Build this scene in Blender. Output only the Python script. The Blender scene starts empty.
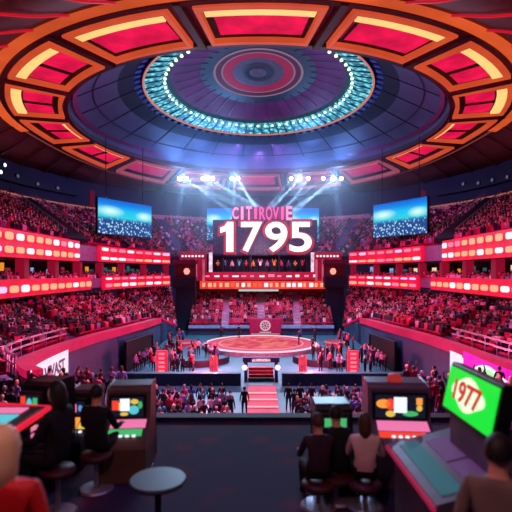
import bpy, bmesh, math, random
import numpy as np
from mathutils import Vector, Matrix

random.seed(7)
rng = np.random.default_rng(7)
SC = bpy.context.scene
COL = SC.collection
R = math.radians
PI = math.pi

# ------------------------------------------------------------------ camera
FPX = 467.0                      # focal length in pixels of the 512 px frame
EYE = Vector((0, 0, 9.0))
cd = bpy.data.cameras.new('camera')
cam = bpy.data.objects.new('camera', cd)
COL.objects.link(cam)
cam.location = EYE
cam.rotation_euler = (R(90), 0, 0)
cd.sensor_width = 36
cd.lens = FPX / 512 * 36
cd.shift_y = 16 / 512
cd.clip_end = 400
cd.dof.use_dof = True
cd.dof.focus_distance = 60
cd.dof.aperture_fstop = 1.25
SC.camera = cam

# ------------------------------------------------------------------ world, exposure
SC.view_settings.view_transform = 'Standard'
SC.view_settings.look = 'None'
SC.view_settings.gamma = 1
SC.view_settings.use_curve_mapping = False
SC.view_settings.exposure = 0.0
w = bpy.data.worlds.new('world')
SC.world = w
w.use_nodes = True
w.node_tree.nodes['Background'].inputs[0].default_value = (0.10, 0.06, 0.22, 1)
w.node_tree.nodes['Background'].inputs[1].default_value = 0.12
SC.cycles.max_bounces = 5
SC.cycles.diffuse_bounces = 2
SC.cycles.glossy_bounces = 2
SC.cycles.volume_bounces = 0
SC.cycles.sample_clamp_indirect = 4
SC.cycles.use_denoising = True


def spot(name, loc, target, power, color, size=70, blend=0.6, rad=0.08):
    l = bpy.data.lights.new(name, 'SPOT')
    l.energy = power
    l.color = color
    l.spot_size = R(size)
    l.spot_blend = blend
    l.shadow_soft_size = rad
    o = bpy.data.objects.new(name, l)
    o.location = loc
    d = Vector(target) - Vector(loc)
    o.rotation_euler = d.to_track_quat('-Z', 'Y').to_euler()
    COL.objects.link(o)
    return o


def point(name, loc, power, color, rad=0.08):
    l = bpy.data.lights.new(name, 'POINT')
    l.energy = power
    l.color = color
    l.shadow_soft_size = rad
    o = bpy.data.objects.new(name, l)
    o.location = loc
    COL.objects.link(o)
    return o


# unseen fill lamps added to brighten the arena, pink on the stands, blue at the far end
PINK = (1.0, 0.07, 0.50)
BLUE = (0.20, 0.50, 1.0)
RED = (1.0, 0.08, 0.16)
for sx in (-1, 1):
    spot('wash_lower_near', (-sx * 6, 33, 19.5), (sx * 17, 34, 5), 15000, PINK, 75)
    spot('wash_lower_far', (-sx * 5, 52, 21), (sx * 16, 56, 5), 13500, PINK, 65)
    spot('wash_upper_near', (-sx * 2, 44, 26.4), (sx * 27, 52, 15), 9500, (.85, .08, .55), 75)
    spot('wash_upper_far', (sx * 2, 62, 26), (sx * 21, 79, 15), 11000, (.60, .14, .85), 75)
    spot('wash_terrace', (sx * 4, 26, 17), (sx * 9, 20, 3), 14000, (1.0, .28, .62), 95)
    spot('ring_fill_near', (sx * 20, 42, 19), (sx * 24, 44, 27), 1100, (1.0, .22, .10), 130)  # uplight added below the ring, not set in a cove
spot('wash_center', (0.5, 58, 25), (0.5, 74, 3), 18000, (1.0, .12, .55), 46)
spot('wash_center_upper', (0.5, 66, 26), (0.5, 88, 15), 15000, (.55, .20, .9), 100)
spot('wash_floor', (0.5, 52, 26), (0.5, 56, 0), 42000, (.34, .66, 1.0), 84)
spot('wash_floor_front', (0.5, 34, 22), (0.5, 32, 0), 20000, (.95, .40, .75), 74)
spot('wash_floor_stage', (0.5, 44, 16), (0.8, 50, 0), 9000, (1.0, .12, .2), 50)
point('floor_glow_left', (-4.0, 42, 2.2), 3200, RED)
point('floor_glow_right', (5.0, 42, 2.2), 3200, RED)
point('dome_wash', (0, 60, 24.0), 620, (.50, .40, .80))
point('oculus_wash', (0, 60, 30.0), 60, (.55, .12, .75))
point('terrace_fill_left', (-1.0, 1.4, 10.9), 190, (1.0, .42, .42))  # unseen fill lamps added over the terrace for foreground figures and carpet
point('terrace_fill_right', (2.2, 1.2, 10.9), 45, (1.0, .55, .55))
point('terrace_fill_middle', (0, 5.6, 11.2), 90, (.5, .35, 1.0))


# ------------------------------------------------------------------ colour and materials
def lin(h):
    h = h.lstrip('#')
    out = []
    for i in (0, 2, 4):
        c = int(h[i:i + 2], 16) / 255
        out.append(c / 12.92 if c <= .04045 else ((c + .055) / 1.055) ** 2.4)
    return tuple(out)


_M = {}


def mat(name, hexc, rough=.6, metal=0, var=.25, scale=3.0, spec=.4):
    if name in _M:
        return _M[name]
    m = bpy.data.materials.new(name)
    m.use_nodes = True
    nt = m.node_tree
    b = nt.nodes['Principled BSDF']
    c = lin(hexc)
    tc = nt.nodes.new('ShaderNodeTexCoord')
    n = nt.nodes.new('ShaderNodeTexNoise')
    n.inputs['Scale'].default_value = scale
    n.inputs['Detail'].default_value = 3
    nt.links.new(tc.outputs['Object'], n.inputs['Vector'])
    r = nt.nodes.new('ShaderNodeValToRGB')
    r.color_ramp.elements[0].position = .3
    r.color_ramp.elements[1].position = .7
    r.color_ramp.elements[0].color = (*[x * (1 - var) for x in c], 1)
    r.color_ramp.elements[1].color = (*[min(1, x * (1 + var)) for x in c], 1)
    nt.links.new(n.outputs['Fac'], r.inputs['Fac'])
    nt.links.new(r.outputs['Color'], b.inputs['Base Color'])
    b.inputs['Roughness'].default_value = rough
    b.inputs['Metallic'].default_value = metal
    b.inputs['Specular IOR Level'].default_value = spec
    _M[name] = m
    return m


def glow(name, hexc, s=1.0, var=.0, scale=2.0):
    if name in _M:
        return _M[name]
    m = bpy.data.materials.new(name)
    m.use_nodes = True
    nt = m.node_tree
    b = nt.nodes['Principled BSDF']
    c = lin(hexc)
    b.inputs['Base Color'].default_value = (.02, .02, .02, 1)
    b.inputs['Roughness'].default_value = .5
    b.inputs['Emission Strength'].default_value = s
    b.inputs['Specular IOR Level'].default_value = .1
    if var:
        tc = nt.nodes.new('ShaderNodeTexCoord')
        n = nt.nodes.new('ShaderNodeTexNoise')
        n.inputs['Scale'].default_value = scale
        nt.links.new(tc.outputs['Object'], n.inputs['Vector'])
        r = nt.nodes.new('ShaderNodeValToRGB')
        r.color_ramp.elements[0].position = .32
        r.color_ramp.elements[1].position = .68
        r.color_ramp.elements[0].color = (*[x * (1 - var) for x in c], 1)
        r.color_ramp.elements[1].color = (*[x * (1 + var) for x in c], 1)
        nt.links.new(n.outputs['Fac'], r.inputs['Fac'])
        nt.links.new(r.outputs['Color'], b.inputs['Emission Color'])
    else:
        b.inputs['Emission Color'].default_value = (*c, 1)
    _M[name] = m
    return m


# ------------------------------------------------------------------ mesh helpers
class MB:
    def __init__(self):
        self.v, self.f, self.mi = [], [], []

    def add(self, vs, fs, mi=0):
        o = len(self.v)
        self.v += [tuple(p) for p in vs]
        self.f += [tuple(o + i for i in f) for f in fs]
        self.mi += [mi] * len(fs)
        return self

    def box(self, x0, x1, y0, y1, z0, z1, mi=0, M=None):
        vs = [Vector((x, y, z)) for z in (z0, z1) for y in (y0, y1) for x in (x0, x1)]
        if M is not None:
            vs = [M @ p for p in vs]
        return self.add(vs, [(0, 2, 3, 1), (4, 5, 7, 6), (0, 1, 5, 4), (2, 6, 7, 3), (0, 4, 6, 2), (1, 3, 7, 5)], mi)

    def bar(self, a, b, wd, h=None, mi=0, n=4):
        a, b = Vector(a), Vector(b)
        h = h or wd
        d = (b - a).normalized()
        up = Vector((0, 0, 1)) if abs(d.z) < .95 else Vector((0, 1, 0))
        s = d.cross(up).normalized()
        u = s.cross(d).normalized()
        vs = []
        for p in (a, b):
            for i in range(n):
                t = 2 * PI * (i + .5) / n
                k = math.sqrt(2) if n == 4 else 1
                vs.append(p + s * math.cos(t) * wd / 2 * k + u * math.sin(t) * h / 2 * k)
        fs = [(i, (i + 1) % n, n + (i + 1) % n, n + i) for i in range(n)]
        fs += [tuple(range(n))[::-1], tuple(range(n, 2 * n))]
        return self.add(vs, fs, mi)

    def lathe(self, prof, c=(0, 0, 0), n=32, mi=0, a0=0, a1=2 * PI, closed=True):
        vs, fs = [], []
        full = abs(a1 - a0 - 2 * PI) < 1e-6
        m = n if full else n + 1
        for i in range(m):
            t = a0 + (a1 - a0) * i / n
            for (r, z) in prof:
                vs.append((c[0] + r * math.cos(t), c[1] + r * math.sin(t), c[2] + z))
        k = len(prof)
        for i in range(n):
            j = (i + 1) % m
            for q in range(k - 1):
                fs.append((i * k + q, j * k + q, j * k + q + 1, i * k + q + 1))
        return self.add(vs, fs, mi)

    def strip(self, A, B, mi=0):
        n = len(A)
        return self.add(list(A) + list(B), [(i, i + 1, n + i + 1, n + i) for i in range(n - 1)], mi)

    def build(self, name, mats, parent=None, smooth=False, loc=None):
        me = bpy.data.meshes.new(name)
        me.from_pydata([tuple(p) for p in self.v], [], self.f)
        for m in (mats if isinstance(mats, (list, tuple)) else [mats]):
            me.materials.append(m)
        me.polygons.foreach_set('material_index', self.mi)
        if smooth:
            me.polygons.foreach_set('use_smooth', [True] * len(self.f))
        me.update()
        o = bpy.data.objects.new(name, me)
        COL.objects.link(o)
        if parent:
            o.parent = parent
        if loc:
            o.location = loc
        return o


def tag(o, label=None, cat=None, group=None, kind=None):
    if label: o['label'] = label
    if cat: o['category'] = cat
    if group: o['group'] = group
    if kind: o['kind'] = kind
    return o


def empty(name, loc=(0, 0, 0), rz=0):
    o = bpy.data.objects.new(name, None)
    o.location = loc
    o.rotation_euler = (0, 0, rz)
    o.empty_display_size = .2
    COL.objects.link(o)
    return o


def bevel(o, w_=.02, seg=2):
    m = o.modifiers.new('bevel', 'BEVEL')
    m.width = w_
    m.segments = seg
    m.limit_method = 'ANGLE'
    return o


def copy_tree(o, parent=None):
    c = o.copy()
    COL.objects.link(c)
    if parent: c.parent = parent
    for ch in o.children:
        copy_tree(ch, c)
    return c


def text_mesh(name, body, size, material, parent, loc, rot, offset=0.0, extrude=.02, width=None):
    cu = bpy.data.curves.new(name, 'FONT')
    cu.body = body
    cu.size = size
    cu.offset = offset
    cu.extrude = extrude
    cu.align_x = 'CENTER'
    cu.align_y = 'CENTER'
    cu.resolution_u = 6
    t = bpy.data.objects.new(name + '_c', cu)
    COL.objects.link(t)
    bpy.context.view_layer.update()
    dg = bpy.context.evaluated_depsgraph_get()
    me = bpy.data.meshes.new_from_object(t.evaluated_get(dg))
    me.name = name
    bpy.data.objects.remove(t)
    bpy.data.curves.remove(cu)
    xs = [v.co.x for v in me.vertices]
    ys = [v.co.y for v in me.vertices]
    cx, cy = (min(xs) + max(xs)) / 2, (min(ys) + max(ys)) / 2
    k = width / (max(xs) - min(xs)) if width else 1
    kh = size / (max(ys) - min(ys))
    for v in me.vertices:
        v.co.x = (v.co.x - cx) * k
        v.co.y = (v.co.y - cy) * kh
    me.materials.clear()
    me.materials.append(material)
    o = bpy.data.objects.new(name, me)
    o.location = loc
    o.rotation_euler = rot
    COL.objects.link(o)
    if parent: o.parent = parent
    return o


def curve(points, n=8):
    P = [np.array(p, float) for p in points]
    P = [2 * P[0] - P[1]] + P + [2 * P[-1] - P[-2]]
    out = []
    for i in range(1, len(P) - 2):
        for k in range(n):
            t = k / n
            a, b, c, d = P[i - 1], P[i], P[i + 1], P[i + 2]
            out.append(.5 * ((2 * b) + (-a + c) * t + (2 * a - 5 * b + 4 * c - d) * t * t + (-a + 3 * b - 3 * c + d) * t ** 3))
    out.append(P[-2])
    return np.array(out)


def mirror(A):
    B = np.array(A, float).copy()
    B[:, 0] *= -1
    return B


def resample(A, step):
    A = np.asarray(A, float)
    d = np.r_[0, np.cumsum(np.linalg.norm(np.diff(A, axis=0), axis=1))]
    n = max(2, int(d[-1] / step) + 1)
    s = np.linspace(0, d[-1], n)
    return np.stack([np.interp(s, d, A[:, k]) for k in range(A.shape[1])], 1), s / max(d[-1], 1e-6)


# ------------------------------------------------------------------ materials
m_navy = mat('navy_wall_paint', '#1b2440', .8)
m_navy2 = mat('dark_navy_panel', '#141a30', .7)
m_black = mat('matt_black', '#0b0b10', .6)
m_conc = mat('tier_concrete', '#6a5573', .8)
m_conc_pale = mat('pale_concrete', '#9a88a6', .8)
m_floor = mat('arena_floor_blue_grey', '#356a78', .45, var=.15, scale=.6)
m_wallblue = mat('rim_wall_blue_grey', '#1f4a62', .6, var=.35, scale=.5)
m_rimred = mat('rim_red_cushion', '#d81247', .5)
m_metal = mat('rail_metal', '#a9a3b8', .35, .7)
m_dark_metal = mat('dark_metal', '#2a2833', .4, .6)
m_soffit = mat('soffit_bronze', '#6e3c3a', .7, var=.15, scale=.3)
m_ring_dark = mat('ring_underside_plum', '#5a2a3c', .6, var=.2, scale=.5)
m_dome = mat('dome_panel_slate', '#474c74', .65, var=.15, scale=.25)
m_seam = mat('dome_seam', '#1a1c38', .7)
g_fascia = glow('led_red', '#ec0e38', 1.05, .12, .6)
g_orange = glow('led_orange', '#ff5a2a', 1.15)
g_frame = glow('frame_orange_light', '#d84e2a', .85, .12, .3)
g_frame_far = glow('frame_far_haze_tint', '#b45062', .7)  # far copy of the frame glow, haze and blue light put into its colour
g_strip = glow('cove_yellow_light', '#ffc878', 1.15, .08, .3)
g_strip_far = glow('strip_far_haze_tint', '#ff9a70', .95)  # far strip colour, haze tint included
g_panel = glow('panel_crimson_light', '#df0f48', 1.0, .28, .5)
g_panel_far = glow('panel_far_haze_tint', '#b51c60', .9, .25, .5)  # far panel glow, dimmed and purpled to stand for haze
g_pinkwhite = glow('led_pinkwhite', '#ffd0d8', 1.6)
g_warm = glow('led_warm', '#ffa078', 1.35)
g_lav = glow('led_lavender', '#e6b8ff', 1.3)
g_pink = glow('led_pink', '#ff7a9a', 1.2)
g_white = glow('sign_white', '#fff6f4', 1.5)
g_lamp = glow('spotlight_lens', '#e6f4ff', 14)

CX, CY = 0.3, 60.0       # centre of ceiling
RZ = 27.5

# ================================================================== CEILING (structure)
def ringpt(r, a, z):      # a = 0 at the near side (toward -Y), positive to +X
    return (CX + r * math.sin(a), CY - r * math.cos(a), z)


ceil = MB()
# mi 0 dome slate, 1 ring underside, 2 soffit, 3 seam, 4 navy
ceil.lathe([(22.8, RZ - .15), (22.6, RZ + .5), (20, RZ + 1.35), (17.2, RZ + 2.33)], (CX, CY, 0), 96, 0)
ceil.lathe([(17.2, RZ + 2.33), (15.3, RZ + 3.0)], (CX, CY, 0), 96, 4)
ceil.lathe([(28.4, RZ), (22.8, RZ - .15)], (CX, CY, 0), 96, 1)
ceil.lathe([(36.6, RZ - 2.4), (36.3, RZ - 2.6), (33, RZ - 1.6), (30.6, RZ - .4), (29.3, RZ + .1), (28.4, RZ)], (CX, CY, 0), 96, 2)
ceil_o = ceil.build('ceiling', [m_dome, m_ring_dark, m_soffit, m_seam, m_navy], smooth=True)
tag(ceil_o, kind='structure')

seam = MB()
for k in range(24):
    a = 2 * PI * (k + .5) / 24
    P = [ringpt(r, a, z - .05) for r, z in ((22.4, RZ + .55), (20, RZ + 1.35), (17, RZ + 2.4), (15.4, RZ + 2.95))]
    for p, q in zip(P, P[1:]):
        seam.bar(p, q, .10, .06)
for r, z in ((19.9, RZ + 1.36),):
    P = [ringpt(r, 2 * PI * k / 96, z - .06) for k in range(97)]
    for p, q in zip(P, P[1:]):
        seam.bar(p, q, .09, .05)
seam.build('dome_seam', m_seam, ceil_o)
trimr = MB()
trimr.lathe([(22.2, RZ + .42), (21.7, RZ + .62)], (CX, CY, 0), 96)
trimr.build('dome_edge_trim', mat('dome_edge_purple', '#7a2a66', .5), ceil_o)
# glowing orange rim band round the ring
band = MB()
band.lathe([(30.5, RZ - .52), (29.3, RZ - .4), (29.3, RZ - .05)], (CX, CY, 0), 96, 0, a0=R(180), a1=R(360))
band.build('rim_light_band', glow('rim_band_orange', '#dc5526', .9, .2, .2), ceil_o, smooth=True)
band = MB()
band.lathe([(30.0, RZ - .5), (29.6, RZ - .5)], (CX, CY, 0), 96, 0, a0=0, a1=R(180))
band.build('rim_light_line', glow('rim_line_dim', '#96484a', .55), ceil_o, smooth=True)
# ribs of the vault outside the ring
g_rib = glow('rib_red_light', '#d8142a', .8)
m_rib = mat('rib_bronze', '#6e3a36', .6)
for k in range(48):
    adeg = 3.75 + 7.5 * k
    a = R(adeg)
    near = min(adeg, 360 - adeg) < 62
    b = MB()
    P = []
    for i in range(9):
        r = 30.4 + 5.8 * i / 8
        z = RZ + float(np.interp(r, [29.3, 30.6, 33, 36.3], [.1, -.4, -1.6, -2.6])) - .22
        P.append(Vector(ringpt(r, a + .05 * (i / 8) ** 2 * (1 if adeg < 180 else -1), z)))
    for p, q in zip(P, P[1:]):
        b.bar(p, q, .2 if near else .2, .14)
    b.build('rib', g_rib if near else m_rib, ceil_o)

# sixteen coffers hung in the ring: each one a light panel
ords = ['', 'first', 'second', 'third', 'fourth', 'fifth', 'sixth', 'seventh']
for k in range(16):
    a = 2 * PI * k / 16
    deg = min(k, 16 - k) * 22.5
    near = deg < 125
    e = empty('ceiling_light_panel', ringpt(25.6, a, RZ - .2), a)
    if k == 0:
        lb = 'orange-framed crimson ceiling light panel at the top centre of the ring'
    elif k == 8:
        lb = 'small magenta ceiling light panel at the far end, between the spotlight clusters'
    else:
        side = 'right' if k < 8 else 'left'
        lb = f"glowing ceiling light panel, {ords[min(k, 16 - k)]} below the top centre panel along the {side} of the ring"
    tag(e, lb, 'ceiling light', 'coffered light panels round the ceiling ring')

    def loc(r, t, z):     # ring-polar point in the panel's own axes
        p = Vector(ringpt(r, a + t, z)) - e.location
        return Matrix.Rotation(-a, 3, 'Z') @ p

    def ringbox(mb, r0, r1, t0, t1, z0, z1):
        n = 6
        T = [t0 + (t1 - t0) * i / n for i in range(n + 1)]
        A = [loc(r0, t, z0) for t in T]; B = [loc(r1, t, z0) for t in T]
        C = [loc(r0, t, z1) for t in T]; D = [loc(r1, t, z1) for t in T]
        mb.strip(A, B); mb.strip(C, D); mb.strip(A, C); mb.strip(B, D)
        mb.add([A[0], B[0], D[0], C[0]], [(0, 1, 2, 3)])
        mb.add([A[-1], B[-1], D[-1], C[-1]], [(0, 1, 2, 3)])

    hw = R(9.3)
    z0, z1 = RZ - .62, RZ - .17
    fr = MB()
    ringbox(fr, 28.2, 28.7, -hw, hw, z0, z1)
    ringbox(fr, 23.3, 23.7, -hw, hw, z0, z1)
    ringbox(fr, 23.75, 28.2, -hw, -hw + R(.8), z0, z1)
    ringbox(fr, 23.75, 28.2, hw - R(.8), hw, z0, z1)
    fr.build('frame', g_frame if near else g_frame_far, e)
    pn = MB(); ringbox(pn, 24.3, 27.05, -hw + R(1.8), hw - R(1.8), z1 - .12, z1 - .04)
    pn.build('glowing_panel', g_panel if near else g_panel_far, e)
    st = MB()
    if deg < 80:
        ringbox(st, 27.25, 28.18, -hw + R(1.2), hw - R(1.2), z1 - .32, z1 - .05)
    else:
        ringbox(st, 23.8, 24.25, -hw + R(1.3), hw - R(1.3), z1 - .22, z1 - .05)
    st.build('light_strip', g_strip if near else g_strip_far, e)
    cb = MB()
    if 30 < deg < 130:
        ringbox(cb, 24.2, 27.2, -R(.35), R(.35), z1 - .28, z1 - .12)
    else:
        ringbox(cb, 24.2, 27.2, -hw + R(1.75), -hw + R(2.2), z1 - .28, z1 - .12)
    cb.build('crossbar', mat('coffer_dark', '#2a0c18', .6), e)
    bk = MB(); ringbox(bk, 23.7, 28.25, -hw + R(.9), hw - R(.9), z1 - .03, z1 - .005)
    bk.build('back_plate', mat('coffer_dark', '#2a0c18', .6), e)
# beams between the coffers
for k in range(16):
    a = 2 * PI * (k + .5) / 16
    b = MB()
    b.bar(ringpt(23.0, a, RZ - .45), ringpt(29.2, a, RZ - .38), .55, .5)
    b.build('beam', mat('beam_plum', '#4a2030', .55), ceil_o)
b = MB()
b.lathe([(23.2, RZ - .18), (23.2, RZ - .5), (22.7, RZ - .5), (22.7, RZ + .1)], (CX, CY, 0), 96)
b.lathe([(29.28, RZ - .05), (29.28, RZ - .5), (28.8, RZ - .5), (28.8, RZ + .1)], (CX, CY, 0), 96)
b.build('ring_edge', mat('beam_plum', '#4a2030', .55), ceil_o, smooth=False)

# the dome and oculus are a little longer toward the stage than across, and rise to the crown
def warp(o, full=True):
    ks = ((0, 1.32, 1.3), (6, 1.28, 1.2), (15.5, 1.16, 1.0), (22.6, 1.0, 0.0))
    for v in o.data.vertices:
        x, y, z = v.co
        r = math.hypot(x - CX, y - CY)
        sy = np.interp(r, [k[0] for k in ks], [k[1] for k in ks])
        dz = np.interp(r, [k[0] for k in ks], [.4, .5, 1.0, 0.0])
        v.co = (x, CY + (y - CY) * sy, z + dz)


# oculus
oc = MB()
oc.lathe([(15.5, RZ + 2.9), (15.4, RZ + 3.5), (14.5, RZ + 3.6), (14.4, RZ + 3.1)], (CX, CY, 0), 96, 0)
oc.lathe([(11.0, RZ + 4.6), (9.6, RZ + 5.2), (7.4, RZ + 6.0)], (CX, CY, 0), 96, 1)
oc.lathe([(7.4, RZ + 6.0), (5.75, RZ + 6.3)], (CX, CY, 0), 96, 4)
oc.lathe([(5.75, RZ + 6.25), (5.5, RZ + 6.2), (5.45, RZ + 6.3)], (CX, CY, 0), 96, 2)
oc.lathe([(5.45, RZ + 6.3), (4.75, RZ + 6.4)], (CX, CY, 0), 96, 6)
oc.lathe([(4.75, RZ + 6.4), (4.65, RZ + 6.36), (4.55, RZ + 6.42)], (CX, CY, 0), 96, 2)
oc.lathe([(4.55, RZ + 6.42), (3.3, RZ + 6.6)], (CX, CY, 0), 96, 3)
oc.lathe([(3.3, RZ + 6.6), (2.2, RZ + 6.7)], (CX, CY, 0), 96, 5)
oc.lathe([(2.2, RZ + 6.7), (1.8, RZ + 6.6), (1.5, RZ + 6.7), (1.1, RZ + 6.75)], (CX, CY, 0), 96, 4)
oc.lathe([(1.1, RZ + 6.7), (.9, RZ + 6.6), (.5, RZ + 6.75), (0, RZ + 6.75)], (CX, CY, 0), 96, 5)
oco = oc.build('ceiling_oculus', [mat('oculus_rim_blue', '#15206a', .4), glow('oculus_purple', '#4a1058', .8, .3, .3),
                                  glow('oculus_pale_ring', '#9a8098', .6), glow('oculus_crimson', '#8e1440', .9),
                                  mat('oculus_slate', '#232a3c', .5), mat('oculus_grey', '#5a6274', .5), glow('oculus_plum', '#54103c', .7)], smooth=True)
tag(oco, kind='structure')
b = MB()
b.lathe([(14.35, RZ + 3.0), (14.1, RZ + 3.0), (14.1, RZ + 3.3)], (CX, CY, 0), 96)
b.build('copper_ring', glow('copper_rim', '#d07a60', .9), oco, smooth=True)
# blue lit blocks round the rim
b = MB()
for k in range(72):
    a = 2 * PI * k / 72
    p, q = Vector(ringpt(15.35, a, RZ + 2.96)), Vector(ringpt(14.6, a, RZ + 3.3))
    b.bar(p, q, .62, .14)
b.build('blue_block_ring', glow('rim_block_blue', '#16227a', .55, .5, .8), oco)
# turquoise sparkling cove with white lamps


def teal_mat():
    m = bpy.data.materials.new('turquoise_crystal_light')
    m.use_nodes = True
    nt = m.node_tree
    b_ = nt.nodes['Principled BSDF']
    tc = nt.nodes.new('ShaderNodeTexCoord')
    v = nt.nodes.new('ShaderNodeTexVoronoi')
    v.inputs['Scale'].default_value = 1.6
    nt.links.new(tc.outputs['Object'], v.inputs['Vector'])
    r = nt.nodes.new('ShaderNodeValToRGB')
    e = r.color_ramp.elements
    e[0].position = 0; e[0].color = (*lin('#d8fff6'), 1)
    e[1].position = .75; e[1].color = (*lin('#0a3c48'), 1)
    x = e.new(.25); x.color = (*lin('#7ae0e0'), 1)
    x = e.new(.5); x.color = (*lin('#2a98a4'), 1)
    nt.links.new(v.outputs['Distance'], r.inputs['Fac'])
    nt.links.new(r.outputs['Color'], b_.inputs['Emission Color'])
    b_.inputs['Emission Strength'].default_value = 1.0
    b_.inputs['Base Color'].default_value = (.02, .1, .12, 1)
    return m


b = MB()
b.lathe([(14.1, RZ + 3.2), (12.4, RZ + 3.75), (11.5, RZ + 4.3)], (CX, CY, 0), 120)
b.build('crystal_cove', teal_mat(), oco, smooth=True)
b = MB()
b.lathe([(11.5, RZ + 4.25), (11.0, RZ + 4.6)], (CX, CY, 0), 96)
b.build('lamp_cove', glow('dark_teal_cove', '#16414e', .6), oco, smooth=True)
lm = MB()
lm.lathe([(0, .0), (.17, .04), (.2, .14), (.12, .3), (0, .3)], n=8)
lampo = None
for k in range(64):
    a = 2 * PI * k / 64
    p = ringpt(11.7, a, RZ + 3.75)
    if lampo is None:
        lampo = lm.build('cove_lamp', glow('cove_lamp_cream', '#e8ffd8', 2.0), oco, loc=(p[0], CY + (p[1] - CY) * 1.205, p[2] + .75))
    else:
        c = lampo.copy(); COL.objects.link(c); c.location = p
        c.location.y = CY + (p[1] - CY) * 1.205; c.location.z += .75
b = MB()
for k in range(64):
    a = 2 * PI * (k + .5) / 64
    b.bar(ringpt(14.0, a, RZ + 3.15), ringpt(12.4, a, RZ + 3.7), .14, .12)
    b.bar(ringpt(12.4, a, RZ + 3.7), ringpt(11.5, a, RZ + 4.2), .1, .1)
    if k % 2 == 0:
        b.bar(ringpt(10.6, a, RZ + 4.7), ringpt(6.6, a, RZ + 6.18), .05, .05)
b.build('fins', mat('fin_dark_teal', '#0d3a48', .4), oco)

def far_drop(x, y):        # the ring dips where it passes over the far end of the hall
    r = math.hypot(x - CX, y - CY)
    t = max(0.0, (y - CY) / max(r, .1))
    t = t * t * (3 - 2 * t)
    return t * float(np.interp(r, [22.0, 23.4, 28.8, 30.5, 36.3], [0, -.7, -2.5, -2.3, -.35]))


def dip(o, M=None):
    for v in o.data.vertices:
        p = M @ v.co if M is not None else v.co
        v.co.z += far_drop(p.x, p.y)


for o_ in bpy.data.objects:
    if o_.parent is ceil_o and not o_.name.startswith('dome'):
        dip(o_)
    elif o_.parent is not None and o_.parent.name.startswith('ceiling_light_panel'):
        q_ = o_.parent
        dip(o_, Matrix.Translation(q_.location) @ Matrix.Rotation(q_.rotation_euler.z, 4, 'Z'))
dip(ceil_o)
warp(ceil_o)
for o_ in list(ceil_o.children):
    if o_.name.startswith('dome'): warp(o_)
warp(oco)
for o_ in list(oco.children):
    if not o_.name.startswith('cove_lamp'): warp(o_)

# ================================================================== WALLS
def wall_arc(name, a0, a1):
    A = [ringpt(36.2, R(t), 19.4) for t in np.linspace(a0, a1, 40)]
    B = [(x, y, 25.2) for x, y, _ in A]
    b_ = MB(); b_.strip(A, B)
    n_ = b_.build(name, m_navy, smooth=True)
    return tag(n_, kind='structure')


wl = wall_arc('wall_left', -140, -60)
wb = wall_arc('wall_back', 140, 220)
wr = wall_arc('wall_right', 60, 140)
# pilasters and the service ledge along the upper wall
for sx, wo in ((-1, wl), (1, wr)):
    a = R(180 - 53.5) * sx
    b = MB(); b.bar(ringpt(35.9, a, 19.4), ringpt(35.9, a, 23.2), .7, .3)
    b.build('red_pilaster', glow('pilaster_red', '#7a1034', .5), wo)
    A = [ringpt(35.7, sx * R(t), 22.3) for t in np.linspace(90, 122, 20)]
    b = MB()
    for p, q in zip(A, A[1:]): b.bar(p, q, .5, .9)
    b.build('service_ledge', m_navy2, wo)

# ================================================================== BOWL
def loft(name, A, B, N, m, riser=.0):
    A, B = np.array(A), np.array(B)
    b_ = MB()
    for k in range(N):
        f0, f1 = k / N, (k + 1) / N
        L0 = A * (1 - f0) + B * f0
        L1 = A * (1 - f1) + B * f1
        z = L0[:, 2].copy()
        T0, T1 = L0.copy(), L1.copy()
        T1[:, 2] = z
        b_.strip(T0, T1)
        b_.strip(T1, L1)
    o = b_.build(name, m)
    return tag(o, kind='structure')


m_seat = mat('seat_magenta', '#c81450', .6)
m_seat2 = mat('seat_crimson', '#8e0f3a', .6)
cl_names = ['black', 'dark_plum', 'pink', 'pale_rose', 'crimson', 'lilac']
m_cl = [mat('cloth_black', '#15121c', .8), mat('cloth_dark_plum', '#3a1a34', .8), mat('cloth_pink', '#d2486e', .7),
        mat('cloth_pale_rose', '#e6b8c0', .7), mat('cloth_crimson', '#a8123c', .7), mat('cloth_lilac', '#9a86b8', .7)]
m_skin = mat('skin_light', '#d89a86', .6, var=.08)
m_skin2 = mat('skin_tan', '#a86a50', .6, var=.08)
m_hair = mat('hair_dark', '#1c1210', .6)
CROWD_M = [m_seat, m_seat2] + m_cl + [m_skin, m_skin2, m_hair]


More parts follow.
